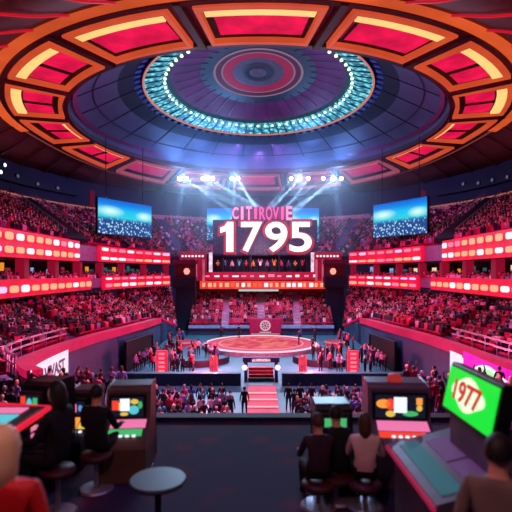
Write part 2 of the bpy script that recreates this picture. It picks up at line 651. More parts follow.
def crowd_mesh(name, spots, label, cat='seated crowd', dens=.9, cloth_w=None, parent=None, seats=True):
    """spots: list of (x, y, z, facing) ; one countless mass of seats and the people in them"""
    cloth_w = cloth_w or [.3, .26, .15, .08, .17, .04]
    V, F, MI = [], [], []
    n = 0
    box_f = [(0, 2, 3, 1), (4, 5, 7, 6), (0, 1, 5, 4), (2, 6, 7, 3), (0, 4, 6, 2), (1, 3, 7, 5)]
    oct_f = [(0, 1, 4), (1, 2, 4), (2, 3, 4), (3, 0, 4), (1, 0, 5), (2, 1, 5), (3, 2, 5), (0, 3, 5)]
    for (x, y, z, ang) in spots:
        ca, sa = math.cos(ang), math.sin(ang)

        def put(pts):
            nonlocal n
            for (u, v_, h) in pts:      # u across, v forward
                V.append((x + u * -sa + v_ * ca, y + u * ca + v_ * sa, z + h))
            n += len(pts)
        if seats:
            o = n
            put([(-.24, -.30, .1), (.24, -.30, .1), (-.24, -.18, .1), (.24, -.18, .1),
                 (-.22, -.38, .88), (.22, -.38, .88), (-.22, -.30, .88), (.22, -.30, .88)])
            F.extend([tuple(o + i for i in f) for f in box_f])
            MI.extend([0 if random.random() < .7 else 1] * 6)
            o = n
            put([(-.23, -.2, .30), (.23, -.2, .30), (-.23, .22, .33), (.23, .22, .33),
                 (-.23, -.2, .42), (.23, -.2, .42), (-.23, .22, .45), (.23, .22, .45)])
            F.extend([tuple(o + i for i in f) for f in box_f])
            MI.extend([0] * 6)
        if random.random() < dens:
            hgt = random.uniform(-.06, .1)
            lean = random.uniform(-.06, .08)
            cm = 2 + random.choices(range(6), cloth_w)[0]
            o = n
            put([(-.19, -.14, .42), (.19, -.14, .42), (-.19, .12, .42), (.19, .12, .42),
                 (-.23, -.12 + lean, .92 + hgt), (.23, -.12 + lean, .92 + hgt), (-.2, .08 + lean, .88 + hgt), (.2, .08 + lean, .88 + hgt)])
            F.extend([tuple(o + i for i in f) for f in box_f])
            MI.extend([cm] * 6)
            o = n
            hz = 1.08 + hgt
            put([(-.11, lean, hz), (0, lean + .12, hz), (.11, lean, hz), (0, lean - .12, hz), (0, lean, hz + .15), (0, lean, hz - .17)])
            F.extend([tuple(o + i for i in f) for f in oct_f])
            hm = random.choice([8, 8, 9, 10])
            MI.extend([10] * 4 + [hm] * 4 if random.random() < .5 else [hm] * 8)
    me = bpy.data.meshes.new(name)
    me.from_pydata(V, [], F)
    for m in CROWD_M: me.materials.append(m)
    me.polygons.foreach_set('material_index', MI)
    me.update()
    o = bpy.data.objects.new(name, me)
    COL.objects.link(o)
    if parent: o.parent = parent
    if label:
        tag(o, label, cat, None, 'stuff')
    return o


def tier_spots(A, B, N, step=.56, aisles=(), aw=.6, skip_rows=()):
    A, B = np.array(A), np.array(B)
    out = []
    d = np.r_[0, np.cumsum(np.linalg.norm(np.diff((A + B) / 2, axis=0), axis=1))]
    u = np.linspace(0, 1, len(A))
    for k in range(N):
        if k in skip_rows: continue
        f = (k + .55) / N
        L = A * (1 - f) + B * f
        z = A[:, 2] * (1 - k / N) + B[:, 2] * (k / N)
        L2 = np.c_[L[:, :2], z, u]
        S, _ = resample(L2, step)
        dirv = (A - B)[:, :2]
        for i in range(len(S)):
            if any(abs(S[i, 3] - a_) * d[-1] < aw for a_ in aisles): continue
            ux = np.interp(S[i, 3], u, dirv[:, 0]); uy = np.interp(S[i, 3], u, dirv[:, 1])
            out.append((S[i, 0], S[i, 1], S[i, 2], math.atan2(uy, ux) + random.uniform(-.2, .2)))
    return out


sides = (('left', 1), ('right', -1))


def rim_ctrl(s):          # the right rim runs straight on past the advert, the left one turns in
    Q = sxa(RIM, s)
    if s < 0:
        Q[0] = (13.1, 19.0, 4.1); Q[1] = (13.15, 22.4, 4.05); Q[2] = (13.05, 26, 3.9)
    return Q


RIM = [(-9.6, 19.5, 4.05), (-11.3, 22, 4.0), (-12.5, 26, 3.9), (-12.9, 31, 3.8), (-12.6, 37.4, 3.7), (-11.9, 43, 3.6), (-11.3, 48.6, 3.5), (-11.6, 54, 3.2), (-11.7, 57, 3.0)]
BACK_L = [(-19.5, 16, 6.9), (-19.8, 22, 6.8), (-19.8, 28, 6.7), (-19.8, 34, 6.6), (-19.6, 40, 6.4), (-19.4, 46, 6.2), (-19.2, 50, 6.0), (-19, 55, 5.8), (-18.6, 58.5, 5.7)]
FAS = [(-18, 20), (-18, 33), (-18, 51), (-16.8, 61), (-14.8, 68), (-13.2, 71.8)]


RIM[0:2] = [(-10.3, 22.2, 4.0), (-11.4, 23.6, 3.95)]


def sxa(P, s):        # mirror a control list for the right side
    Q = np.array(P, float)
    if s < 0: Q[:, 0] = -Q[:, 0] + np.interp(Q[:, 1], [25, 50], [.2, 1.1])
    return Q


for side, s in sides:
    rim = curve(rim_ctrl(s), 6)
    back = curve(sxa(BACK_L, s), 6)
    # retaining wall under the rim
    base = rim.copy(); base[:, 2] = 0
    b = MB(); b.strip(base, rim)
    wr_ = b.build('wall_rim_' + side, m_wallblue, smooth=True); tag(wr_, kind='structure')
    # red rim cushion, no lamp: its brightness is put in as emission
    b = MB()
    up = rim + [0, 0, .42]
    nrm = np.zeros_like(rim)
    tang = np.gradient(rim, axis=0)
    nrm[:, 0] = tang[:, 1]; nrm[:, 1] = -tang[:, 0]
    nrm /= np.linalg.norm(nrm[:, :2], axis=1)[:, None]
    if s < 0: nrm *= -1
    out_ = -nrm * .55
    i0 = rim + nrm * .18
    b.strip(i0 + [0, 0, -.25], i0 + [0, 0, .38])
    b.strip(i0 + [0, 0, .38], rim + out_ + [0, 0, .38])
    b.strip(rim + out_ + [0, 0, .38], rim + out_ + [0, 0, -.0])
    c = b.build('trim_' + ('1' if s > 0 else '2'), glow('rim_red_glow', '#d81250', .85, .15, .4), smooth=False)
    tag(c, kind='structure')
    # curved steel handrail behind the rim at the near end
    rr = (rim + out_ * 1.9)[: 22]
    b = MB()
    for hh in (.75, 1.15):
        for p, q in zip(rr, rr[1:]): b.bar(p + [0, 0, hh], q + [0, 0, hh], .1, .1)
    for p in rr[::2]: b.bar(p + [0, 0, .2], p + [0, 0, 1.15], .06, .06)
    h = b.build('handrail', m_metal)
    tag(h, f'curved grey steel handrail behind the red rim on the {side} side', 'handrail', 'handrails of the lower tier')
    # lower tier
    A = rim + out_ * 2 + [0, 0, .05]
    N = 13
    lo = loft('floor_lower_tier_' + side, A, back, N, m_conc)
    sp = tier_spots(A, back, N, .54, aisles=(.16, .30, .46, .62, .8), aw=.75)
    crowd_mesh('seated_crowd', sp, f'magenta seats packed with spectators on the long lower tier, {side} side', dens=.72)
    # corner block between the long side and the tunnel tower
    A2 = curve(sxa([(-11.9, 59.5, 2.8), (-11.8, 63, 1.9), (-11.4, 66.5, 1.1)], s), 6)
    B2 = curve(sxa([(-18.2, 61.5, 5.9), (-16.2, 67.5, 6.0), (-13.6, 73.5, 6.1)], s), 6)
    loft('floor_corner_block_' + side, A2, B2, 11, m_conc)
    crowd_mesh('seated_crowd', tier_spots(A2, B2, 11, .54), f'block of packed magenta seats beside the dark tower, {side} corner', dens=.85)
    b = MB(); base = A2.copy(); base[:, 2] = 0; b.strip(base, A2)
    tag(b.build('wall_corner_' + side, m_wallblue), kind='structure')
    # dark diagonal vomitory between them
    b = MB()
    P = sxa([(-11.8, 57.0, 2.7), (-11.9, 59.5, 2.5), (-18.2, 61.5, 5.4), (-18.6, 58.5, 5.2)], s)
    b.add(P, [(0, 1, 2, 3)])
    P2 = P.copy(); P2[:, 2] = 0
    b.add(list(P[:2]) + list(P2[:2]), [(0, 1, 3, 2)])
    tag(b.build('floor_vomitory_' + side, m_navy2), kind='structure')

    # end wall of the bowl and the red wall piece that closes the seats near the camera
    b = MB()
    q = sxa([(-14.4, 22.6, 0), (-19.8, 22.2, 0)], s)
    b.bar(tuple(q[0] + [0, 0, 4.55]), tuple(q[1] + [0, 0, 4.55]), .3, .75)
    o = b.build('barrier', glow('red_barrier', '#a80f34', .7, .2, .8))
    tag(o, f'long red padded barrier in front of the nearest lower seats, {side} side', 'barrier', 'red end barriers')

    # ---- balconies
    fas = curve([(x, y, 0) for x, y in sxa(FAS, s)], 10)
    tang = np.gradient(fas, axis=0)
    nr = np.stack([tang[:, 1], -tang[:, 0], np.zeros(len(fas))], 1)
    nr /= np.linalg.norm(nr, axis=1)[:, None]
    if s < 0: nr *= -1                       # nr points to the arena
    back7 = fas - nr * 4.2
    for k in range(len(back7)):
        pass

    def at(P, z): 
        Q = P.copy(); Q[:, 2] = z; return Q
    b = MB()
    b.strip(at(fas, 7.05), at(fas - nr * 8, 7.4)); b.strip(at(fas - nr * .4, 8.0), at(back7, 8.0))
    tag(b.build('floor_suites_' + side, m_navy2), kind='structure')
    b = MB(); b.strip(at(back7, 8.0), at(back7, 10.2))
    sw = b.build('wall_suites_' + side, mat('suite_wall', '#2a1028', .7)); tag(sw, kind='structure')
    b = MB(); b.strip(at(fas, 10.05), at(back7, 10.05))
    tag(b.build('ceiling_suites_' + side, mat('suite_ceiling', '#5a1226', .7)), kind='structure')
    # columns between the suites
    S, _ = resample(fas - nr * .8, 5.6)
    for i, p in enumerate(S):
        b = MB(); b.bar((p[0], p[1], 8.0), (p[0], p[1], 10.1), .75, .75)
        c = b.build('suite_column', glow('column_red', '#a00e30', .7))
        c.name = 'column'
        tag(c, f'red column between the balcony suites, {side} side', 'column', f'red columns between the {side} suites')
    # lit things inside each suite
    S, _ = resample(fas - nr * 3.9, 1.15)
    hues = [glow('suite_amber', '#e08a2a', 1.1), glow('suite_blue', '#7a9ad0', 1.1), glow('suite_wine', '#a02a40', .7),
            glow('suite_cream', '#e8c8a8', 1.1), glow('suite_teal', '#3a6a78', .6), m_black, m_black]
    for i, p in enumerate(S[:-1]):
        q = S[i + 1]
        b = MB()
        h0 = 8.0 + random.uniform(.75, 1.1); h1 = h0 + random.uniform(.4, .85)
        f0, f1 = random.uniform(.05, .3), random.uniform(.6, .95)
        a_, c_ = p * (1 - f0) + q * f0, p * (1 - f1) + q * f1
        b.bar((a_[0], a_[1], (h0 + h1) / 2), (c_[0], c_[1], (h0 + h1) / 2), .12, h1 - h0)
        b.build('lit_wall_screen', random.choice(hues), sw)
    # spectators along the balcony rail
    S, _ = resample(fas - nr * .75, .46)
    sp = [(p[0], p[1], 7.75, (0 if s > 0 else PI) + random.uniform(-.3, .3)) for p in S]
    S, _ = resample(fas - nr * 1.7, .55)
    sp += [(p[0], p[1], 7.95, (0 if s > 0 else PI) + random.uniform(-.3, .3)) for p in S]
    crowd_mesh('balcony_crowd', sp, f'row of pinkish spectators along the lower balcony rail, {side} side', 'crowd', dens=.95,
               cloth_w=[.1, .1, .3, .3, .15, .1], seats=False)

    # ---- LED ribbon boards on the two fascias
    def board(z0, z1, y0, y1, lab, rows, pitch, word, col):
        sel = [k for k in range(len(fas)) if y0 <= fas[k][1] <= y1]
        P = fas[sel]; Nn = nr[sel]
        e_ = empty('led_ribbon_board', (float(P[0][0]), float(P[0][1]), z0))
        o3 = np.array(e_.location)
        b_ = MB()
        f_ = P + Nn * .02; k_ = P - Nn * .35
        b_.strip(at(f_, z0) - o3, at(f_, z1) - o3)
        b_.strip(at(f_, z1) - o3, at(k_, z1) - o3)
        b_.strip(at(k_, z0) - o3, at(f_, z0) - o3)
        b_.strip(at(k_, z0) - o3, at(k_, z1) - o3)
        for i in (0, -1):
            q_ = [at(f_, z0)[i], at(f_, z1)[i], at(k_, z1)[i], at(k_, z0)[i]]
            b_.add([x - o3 for x in q_], [(0, 1, 2, 3)])
        b_.build('board', g_fascia, e_)
        tag(e_, lab, 'led board', 'red led ribbon boards on the balconies')
        F3, _ = resample(np.c_[P + Nn * .09, Nn], pitch)
        L3, u3 = F3, None
        for (zc, hh, wd, cols) in rows:
            for i in range(len(L3) - 1):
                a_ = L3[i] * (1 - .5 + wd / 2) + L3[i + 1] * (.5 - wd / 2)
                c_ = L3[i] * (.5 - wd / 2) + L3[i + 1] * (1 - .5 + wd / 2)
                # word-like cells: two to four strokes that read as lit characters
                m_ = cols(i, len(L3))
                bb = MB()
                hv = hh * random.uniform(.85, 1.1)
                x0 = np.array([a_[0], a_[1], zc]) - o3; x1 = np.array([c_[0], c_[1], zc]) - o3
                nseg = 3
                ch = .18
                A_ = [x0 + (x1 - x0) * t for t in (0, ch, 1 - ch, 1)]
                hts = (hv * .30, hv * .5, hv * .5, hv * .30)
                top = [A_[j] + [0, 0, hts[j]] for j in range(4)]
                bot = [A_[j] - [0, 0, hts[j]] for j in range(4)]
                nn = np.array([L3[i][3], L3[i][4], 0]) * .05
                bb.strip([t_ + nn for t_ in top], [t_ + nn for t_ in bot])
                bb.strip([t_ + nn for t_ in top], [t_ - nn for t_ in top])
                bb.strip([t_ + nn for t_ in bot], [t_ - nn for t_ in bot])
                bb.add([top[0] + nn, bot[0] + nn, bot[0] - nn, top[0] - nn], [(0, 1, 2, 3)])
                bb.add([top[3] + nn, bot[3] + nn, bot[3] - nn, top[3] - nn], [(0, 1, 2, 3)])
                bb.build('display_cell', m_, e_)
        return e_

    def cA(i, n_):
        return g_lav if i < n_ * .42 and random.random() < .5 else random.choice([g_warm, g_warm, g_pinkwhite]) if i < n_ * .75 else random.choice([g_pink, g_pinkwhite])

    def cB(i, n_):
        return g_lav if i < n_ * .40 else random.choice([g_warm, g_warm, g_pinkwhite])

    def cC(i, n_):
        return random.choice([g_pink, g_pinkwhite, g_pink, g_lav])

    def cD(i, n_):
        return random.choice([g_warm, g_pinkwhite, g_pink])
    board(10.1, 12.15, 20, 49.2, f'tall red led board on the upper balcony, nearer section, {side} side',
          [(11.65, .5, .62, cA), (10.65, .46, .66, cB)], 1.55, '', 0)
    board(10.2, 12.05, 52.5, 72, f'red led board on the upper balcony beneath the blue screen, {side} side',
          [(11.65, .36, .7, cC), (10.6, .34, .8, cD)], 2.3, '', 0)
    board(7.1, 8.45, 20, 51.5, f'red led board on the lower balcony, nearer section, {side} side',
          [(7.72, .52, .68, cB)], 1.7, '', 0)
    board(6.9, 8.5, 54, 72, f'red led board on the lower balcony, far section under the blue screen, {side} side',
          [(8.2, .26, .7, cC), (7.4, .42, .75, cD)], 2.2, '', 0)
    # plain purple-grey parapet behind the boards
    b = MB()
    for z0, z1 in ((7.2, 8.3), (10.2, 11.9)):
        k_ = fas - nr * .36
        b.strip(at(k_, z0), at(k_, z1)); b.strip(at(k_, z1), at(k_ - nr * .3, z1))
    tag(b.build('wall_parapet_' + side, mat('parapet_purple_grey', '#8a5a7c', .6)), kind='structure')

    # ---- upper tier
    Aup = at(fas - nr * .9, 12.0)
    phis = np.interp(np.linspace(0, 1, len(Aup)), [0, .2, .4, .6, .8, 1], [-38, -10, 17, 28, 40, 52])
    Bup = np.array([(CX - s * 35.9 * math.cos(R(p)), CY + 35.9 * math.sin(R(p)), 19.5) for p in phis])
    NU = 20
    loft('floor_upper_tier_' + side, Aup, Bup, NU, mat('upper_tier_concrete', '#4a3558', .8))
    sp = tier_spots(Aup, Bup, NU, .66, aisles=(.38, .62, .8), aw=1.25)
    crowd_mesh('seated_crowd', sp, f'violet-lit mass of spectators on the steep upper tier, {side} side', dens=.85,
               cloth_w=[.3, .26, .16, .08, .14, .06])
    # pale parapet at the top of the tier
    b = MB()
    T = Bup.copy(); Tn = T.copy(); Tn[:, 0] = CX + (T[:, 0] - CX) * .985; Tn[:, 1] = CY + (T[:, 1] - CY) * .985
    b.strip(at(Tn, 19.2), at(Tn, 20.0)); b.strip(at(Tn, 20.0), at(T, 20.0))
    o = b.build('trim_' + ('3' if s > 0 else '4'), mat('top_parapet_rose', '#c07a7a', .6))
    tag(o, kind='structure')
    b = MB()
    for p, q in zip(Tn, Tn[1:]): b.bar((p[0], p[1], 20.1), (q[0], q[1], 20.1), .16, .16)
    b.build('edge_light', glow('edge_light_amber', '#c46a50', .8), o)
    # dark stair channel cut through the tier, with rails
    for u_ in (.38,):
        k = int(u_ * (len(Aup) - 1))
        p, q = Vector(Aup[k]), Vector(Bup[k])
        st = empty('stair_channel', p)
        b = MB(); b.bar((0, 0, .35), tuple(q - p + Vector((0, 0, .35))), 2.3, .5)
        b.build('stair_floor', m_navy2, st)
        d2 = Vector((q.y - p.y, p.x - q.x, 0)).normalized() * 1.1
        for sg in (-1, 1):
            b = MB(); b.bar(tuple(d2 * sg + Vector((0, 0, 1.5))), tuple(q - p + d2 * sg + Vector((0, 0, 1.5))), .12, .12)
            for t in np.linspace(.04, .96, 12):
                c = (q - p) * float(t) + d2 * sg
                b.bar(tuple(c + Vector((0, 0, .5))), tuple(c + Vector((0, 0, 1.5))), .08, .08)
            b.build('handrail', m_metal, st)
        tag(st, f'dark railed staircase running down the upper tier, {side} side', 'staircase', 'upper tier staircases')

# far end of the upper tier (behind the stage)
XC = 0.9
Fa = np.array([(x, 79.0 - .012 * x * x, 11.0) for x in np.linspace(-12.6, 13.6, 24)])
Fb = []
for x in np.linspace(-1, 1, 24):
    ph = R(90 + 37 * x)
    Fb.append((CX - 35.9 * math.cos(ph), CY + 35.9 * math.sin(ph), 19.4))
Fb = np.array(Fb)
loft('floor_upper_tier_back', Fa, Fb, 20, mat('upper_tier_concrete', '#4a3558', .8))
crowd_mesh('seated_crowd', tier_spots(Fa, Fb, 20, .66, aisles=(.06, .3, .7, .94), aw=.8),
           'violet-lit mass of spectators on the upper tier behind the number sign', dens=.85, cloth_w=[.3, .26, .16, .08, .14, .06])
b = MB()
T = Fb * [1, 1, 1]; Tn = T.copy(); Tn[:, 0] = CX + (T[:, 0] - CX) * .985; Tn[:, 1] = CY + (T[:, 1] - CY) * .985
for A_ in (T, Tn): pass
q0 = Tn.copy(); q0[:, 2] = 19.2; q1 = Tn.copy(); q1[:, 2] = 20.0
b.strip(q0, q1); t1 = T.copy(); t1[:, 2] = 20.0; b.strip(q1, t1)
tag(b.build('trim_5', mat('top_parapet_rose', '#c07a7a', .6)), kind='structure')

# lower tier at the far end
A = np.array([(x, 67.0, 1.35) for x in np.linspace(-9.4, 10.9, 20)])
B = np.array([(x, 79.5, 6.1) for x in np.linspace(-9.9, 11.6, 20)])
loft('floor_lower_tier_back', A, B, 14, mat('aisle_rose_grey', '#b08aa2', .8))
crowd_mesh('seated_crowd', tier_spots(A, B, 14, .52, aisles=(.245, .5, .755), aw=.62),
           'four blocks of packed magenta seats below the stage house', dens=.92, cloth_w=[.14, .18, .3, .12, .22, .04])
b = MB()
b.box(-9.6, 11.1, 66.6, 67.0, 0, .95)
o = b.build('wall_front_back', mat('ledge_dark_blue', '#1f3552', .5)); tag(o, kind='structure')
b = MB(); b.box(-9.6, 11.1, 66.3, 67.0, 1.0, 1.4)
b.build('wall_ledge', mat('ledge_pale_blue', '#7fa0c4', .5), o)

# ================================================================== FLOOR
b = MB(); b.box(-60, 60, -6, 110, -.3, 0)
tag(b.build('floor', m_floor), kind='structure')

# round stage
st = empty('round_stage', (XC - .3, 56.2, 0))
b = MB(); b.lathe([(7.0, 0), (7.0, .42), (6.5, .42)], n=72)
b.build('stage_side', mat('stage_side_grey', '#8a8ea6', .5), st)


def stage_mat():
    m = bpy.data.materials.new('stage_lit_floor')  # red light falling on the stage floor, put in as emission
    m.use_nodes = True
    nt = m.node_tree
    b_ = nt.nodes['Principled BSDF']
    tc = nt.nodes.new('ShaderNodeTexCoord')
    n_ = nt.nodes.new('ShaderNodeTexNoise'); n_.inputs['Scale'].default_value = 1.1; n_.inputs['Detail'].default_value = 4
    nt.links.new(tc.outputs['Object'], n_.inputs['Vector'])
    r = nt.nodes.new('ShaderNodeValToRGB')
    e = r.color_ramp.elements
    e[0].position = .4; e[0].color = (*lin('#d82250'), 1)
    e[1].position = .68; e[1].color = (*lin('#ff8a70'), 1)
    nt.links.new(n_.outputs['Fac'], r.inputs['Fac'])
    nt.links.new(r.outputs['Color'], b_.inputs['Emission Color'])
    b_.inputs['Emission Strength'].default_value = .85
    b_.inputs['Base Color'].default_value = (.05, .01, .02, 1)
    b_.inputs['Specular IOR Level'].default_value = .1
    return m


b = MB(); b.lathe([(6.5, .44), (5.1, .45)], n=72); b.build('outer_ring', glow('stage_pink', '#e8507a', .85, .1, .5), st)
b = MB(); b.lathe([(4.9, .47), (0, .47)], n=72); b.build('stage_top', stage_mat(), st)
b = MB(); b.lathe([(6.72, .42), (6.72, .52), (6.5, .52), (6.5, .42)], n=72); b.build('rim_light', glow('stage_rim_white', '#ffd6da', 1.2), st)
b = MB(); b.lathe([(5.1, .45), (5.1, .5), (4.9, .5), (4.9, .45)], n=72); b.build('inner_rim', glow('stage_inner_rim', '#ff9aa6', .9), st)
tag(st, 'low round stage glowing pink and orange in the middle of arena floor', 'stage')

# red sign box with emblem at the far edge
sg = empty('emblem_sign', (1.3, 65.4, 0))
b = MB(); b.box(-2.2, 2.2, 0, .8, 0.0, 2.45); bevel(b.build('box', mat('sign_box_crimson', '#a8104a', .5), sg), .06)
b = MB(); b.lathe([(.75, 0), (.75, .06), (.55, .06), (.55, 0)], n=24)
o = b.build('emblem', glow('emblem_white', '#e8c8dc', .8), sg); o.location = (0, -.02, 1.5); o.rotation_euler = (R(90), 0, 0)
for dz in (-.2, .02, .24):
    o.data.transform(Matrix())
b = MB()
for i in range(8):
    a = 2 * PI * i / 8
    b.bar((.15 * math.cos(a), -.03, 1.5 + .15 * math.sin(a)), (.55 * math.cos(a), -.03, 1.5 + .55 * math.sin(a)), .1, .1)
b.box(-.8, .8, -.06, 0, .5, .62)
b.box(-2.0, 2.0, -.06, 0, .28, .36)
b.build('emblem_rays', glow('emblem_white', '#e8c8dc', .8), sg)
tag(sg, 'crimson box sign with a round white emblem behind the round stage', 'sign')

# ================================================================== STAGE HOUSE at the far end
house = empty('stage_house', (XC, 73, 0))
b = MB()
b.box(-10.2, 10.2, .6, 7, 5.9, 6.3); b.box(-10.2, 10.2, 1.2, 7, 6.3, 9.0)
b.build('deck', mat('deck_wine', '#4a0f2a', .6), house)
b = MB(); b.box(-10.1, 10.1, 4.2, 4.5, 9.0, 12.0); b.build('back_wall', mat('house_back', '#1c1538', .7), house)
b = MB(); b.box(-9.7, 9.9, .15, .6, 6.35, 7.6); b.build('orange_led_strip', glow('led_strip_orange', '#f23a30', 1.0, .25, .8), house)
for i in range(22):
    b = MB(); x = -9.3 + i * .88
    ww = random.uniform(.35, .7)
    bevel(b.box(x, x + ww, .05, .18, 6.65, 7.3).build('display_cell', random.choice([g_warm, g_orange, g_warm, g_pinkwhite]), house), .08)
b = MB(); b.box(-9.7, 9.9, .75, 1.2, 7.75, 9.0); b.build('red_fascia', glow('fascia_crimson', '#c4103c', .9, .2, .7), house)
for i in range(13):
    b = MB(); x = -8.9 + i * 1.42
    ww = random.uniform(.5, 1.1)
    bevel(b.box(x, x + ww, .66, .78, 8.2, 8.2 + random.uniform(.25, .45)).build('display_cell', random.choice([g_pink, g_pinkwhite, g_pink]), house), .05)
b = MB(); b.box(-3.6, 2.6, -.5, .3, 6.0, 6.28); b.build('lit_ledge', glow('ledge_cold_white', '#b8d0d8', .9), house)
tag(house, 'red and orange lit stage house front below the big number sign', 'stage house')
# side portals
for s, nm in ((-1, 'left'), (1, 'right')):
    e = empty('portal', (XC + s * 10.6 - .2, 73.4, 7.6))
    b = MB(); b.box(-2.1, 2.1, 0, .5, 3.3, 4.6); b.box(-2.1, 2.1, .35, .6, 0, 3.4)
    b.build('lintel', glow('portal_red', '#a8143c', .7, .2, .8), e)
    for x in (-1.8, -.75, .45, 1.65):
        b = MB(); b.box(x - .17, x + .17, -.1, .3, 0, 3.4)
        bevel(b.build('pillar', glow('pillar_rose', '#d85a78', .8, .3, 1.0), e), .04)
    b = MB()
    for i in range(7): b.box(-1.8 + i * .53, -1.5 + i * .53, -.06, .02, 3.75, 4.05)
    b.build('lettering', g_pinkwhite, e)
    tag(e, f'small red pillared portal at the {nm} end of stage house', 'portal', 'portals of the stage house')
    # column of white light beside it
    b = MB(); b.lathe([(.0, 0), (.28, 0), (.28, 3.1), (0, 3.1)], (XC + s * 8.1, 74.2, 9.0), 12)
    tag(b.build('light_column', glow('column_white_light', '#f0c8e0', 1.1, .4, 1.5), smooth=True), f'glowing white light column by the {nm} portal', 'lamp', 'light columns')

# number sign
sgn = empty('number_sign', (1.45, 73.8, 12.0))
b = MB()
for x in (-6.8, -2.3, 2.3, 6.8): b.bar((x, .9, -3), (x, .9, 5.2), .25, .25)
for z in (.4, 2.6, 4.9): b.bar((-7.3, .9, z), (7.3, .9, z), .2, .2)
b.build('truss', m_dark_metal, sgn)
W4, H4 = 14.9, 4.75
red_halo = glow('halo_crimson', '#c01038', .95, .15, .5)
# four digits, each with its halo plate
xs = [-5.9, -2.15, 1.75, 5.6]
wd = [2.5, 3.35, 3.5, 3.5]
def one(grow, depth, material, nm, y):
    o_ = [(-.62, 2.375), (.62, 2.375), (.62, -2.375), (-.55, -2.375), (-.55, 1.05), (-1.5, .75), (-1.5, 1.55)]
    o_ = [(.62, 2.375), (.62, -2.375), (-.5, -2.375), (-.5, .95), (-1.45, .62), (-1.45, 1.45), (-.75, 1.75), (-.32, 2.375)]
    c_ = (-.2, 0)
    pts = []
    n_ = len(o_)
    for i in range(n_):
        p0, p1, p2 = Vector(o_[i - 1]), Vector(o_[i]), Vector(o_[(i + 1) % n_])
        d1, d2 = (p1 - p0).normalized(), (p2 - p1).normalized()
        n1, n2 = Vector((-d1.y, d1.x)), Vector((-d2.y, d2.x))
        m_ = (n1 + n2); m_ = m_ / max(.4, m_.length_squared) * 2
        pts.append(p1 + m_ * grow)
    b_ = MB()
    b_.add([(p.x, -depth, p.y) for p in pts] + [(p.x, depth, p.y) for p in pts],
           [tuple(range(n_)), tuple(range(n_, 2 * n_))[::-1]] + [(i, (i + 1) % n_, n_ + (i + 1) % n_, n_ + i) for i in range(n_)])
    q_ = b_.build(nm, material, sgn, loc=(-5.65, y, 2.55))
    return q_


one(.42, .08, red_halo, 'halo_plate', .35)
one(0, .16, g_white, 'digit', .05)
for ch, x, wq in list(zip('1795', xs, wd))[1:]:
    hp = text_mesh('halo_plate', ch, H4 + .95, red_halo, sgn, (x, .35, 2.55), (R(90), 0, 0), offset=.16, extrude=.08, width=wq + .95)
    d = text_mesh('digit', ch, H4, g_white, sgn, (x, .05, 2.55), (R(90), 0, 0), offset=.075, extrude=.16, width=wq)
tag(sgn, 'huge glowing white number 1795 with crimson outline above the stage house', 'sign')


def glitter_mat():
    m = bpy.data.materials.new('glitter_board')
    m.use_nodes = True
    nt = m.node_tree
    b_ = nt.nodes['Principled BSDF']
    tc = nt.nodes.new('ShaderNodeTexCoord')
    v = nt.nodes.new('ShaderNodeTexVoronoi'); v.inputs['Scale'].default_value = 3.2
    nt.links.new(tc.outputs['Object'], v.inputs['Vector'])
    r = nt.nodes.new('ShaderNodeValToRGB')
    e = r.color_ramp.elements
    e[0].position = .05; e[0].color = (*lin('#c8a0d0'), 1)
    e[1].position = .5; e[1].color = (*lin('#1c1444'), 1)
    x = e.new(.2); x.color = (*lin('#6a1c50'), 1)
    nt.links.new(v.outputs['Distance'], r.inputs['Fac'])
    nt.links.new(r.outputs['Color'], b_.inputs['Emission Color'])
    b_.inputs['Emission Strength'].default_value = .6
    b_.inputs['Specular IOR Level'].default_value = .1
    b_.inputs['Base Color'].default_value = (.02, .015, .03, 1)
    return m


o = MB().box(-8.3, 8.3, .55, .75, -.3, 5.3).build('glitter_board', glitter_mat(), sgn)
# lettering above
ls = empty('letter_sign', (1.0, 73.8, 17.2))
b = MB(); b.bar((-4.9, .3, .1), (4.9, .3, .1), .15, .15)
for x in (-4.2, 0, 4.2): b.bar((x, .9, -4.0), (x, .3, .2), .15, .15)
b.build('rail', m_dark_metal, ls)
n = 9
for i, ch in enumerate('CITIROVIE'):
    x = -4.25 + 8.5 * i / (n - 1)
    text_mesh('letter', ch, 1.9 + .15 * (i % 3), random.choice([glow('letter_pink', '#ff5aa0', 1.1), glow('letter_rose', '#ff9ac8', 1.2)]), ls,
              (x, 0, 1.1), (R(90), 0, 0), offset=.05, extrude=.1, width=.42 if ch == 'I' else .98)
o = MB().box(-4.8, 4.8, .2, .3, .15, 2.1).build('letter_back', glow('letter_back_magenta', '#9a1a6a', .7, .5, 1.2), ls)
tag(ls, 'pink glowing letter row standing on top of the number sign', 'sign')


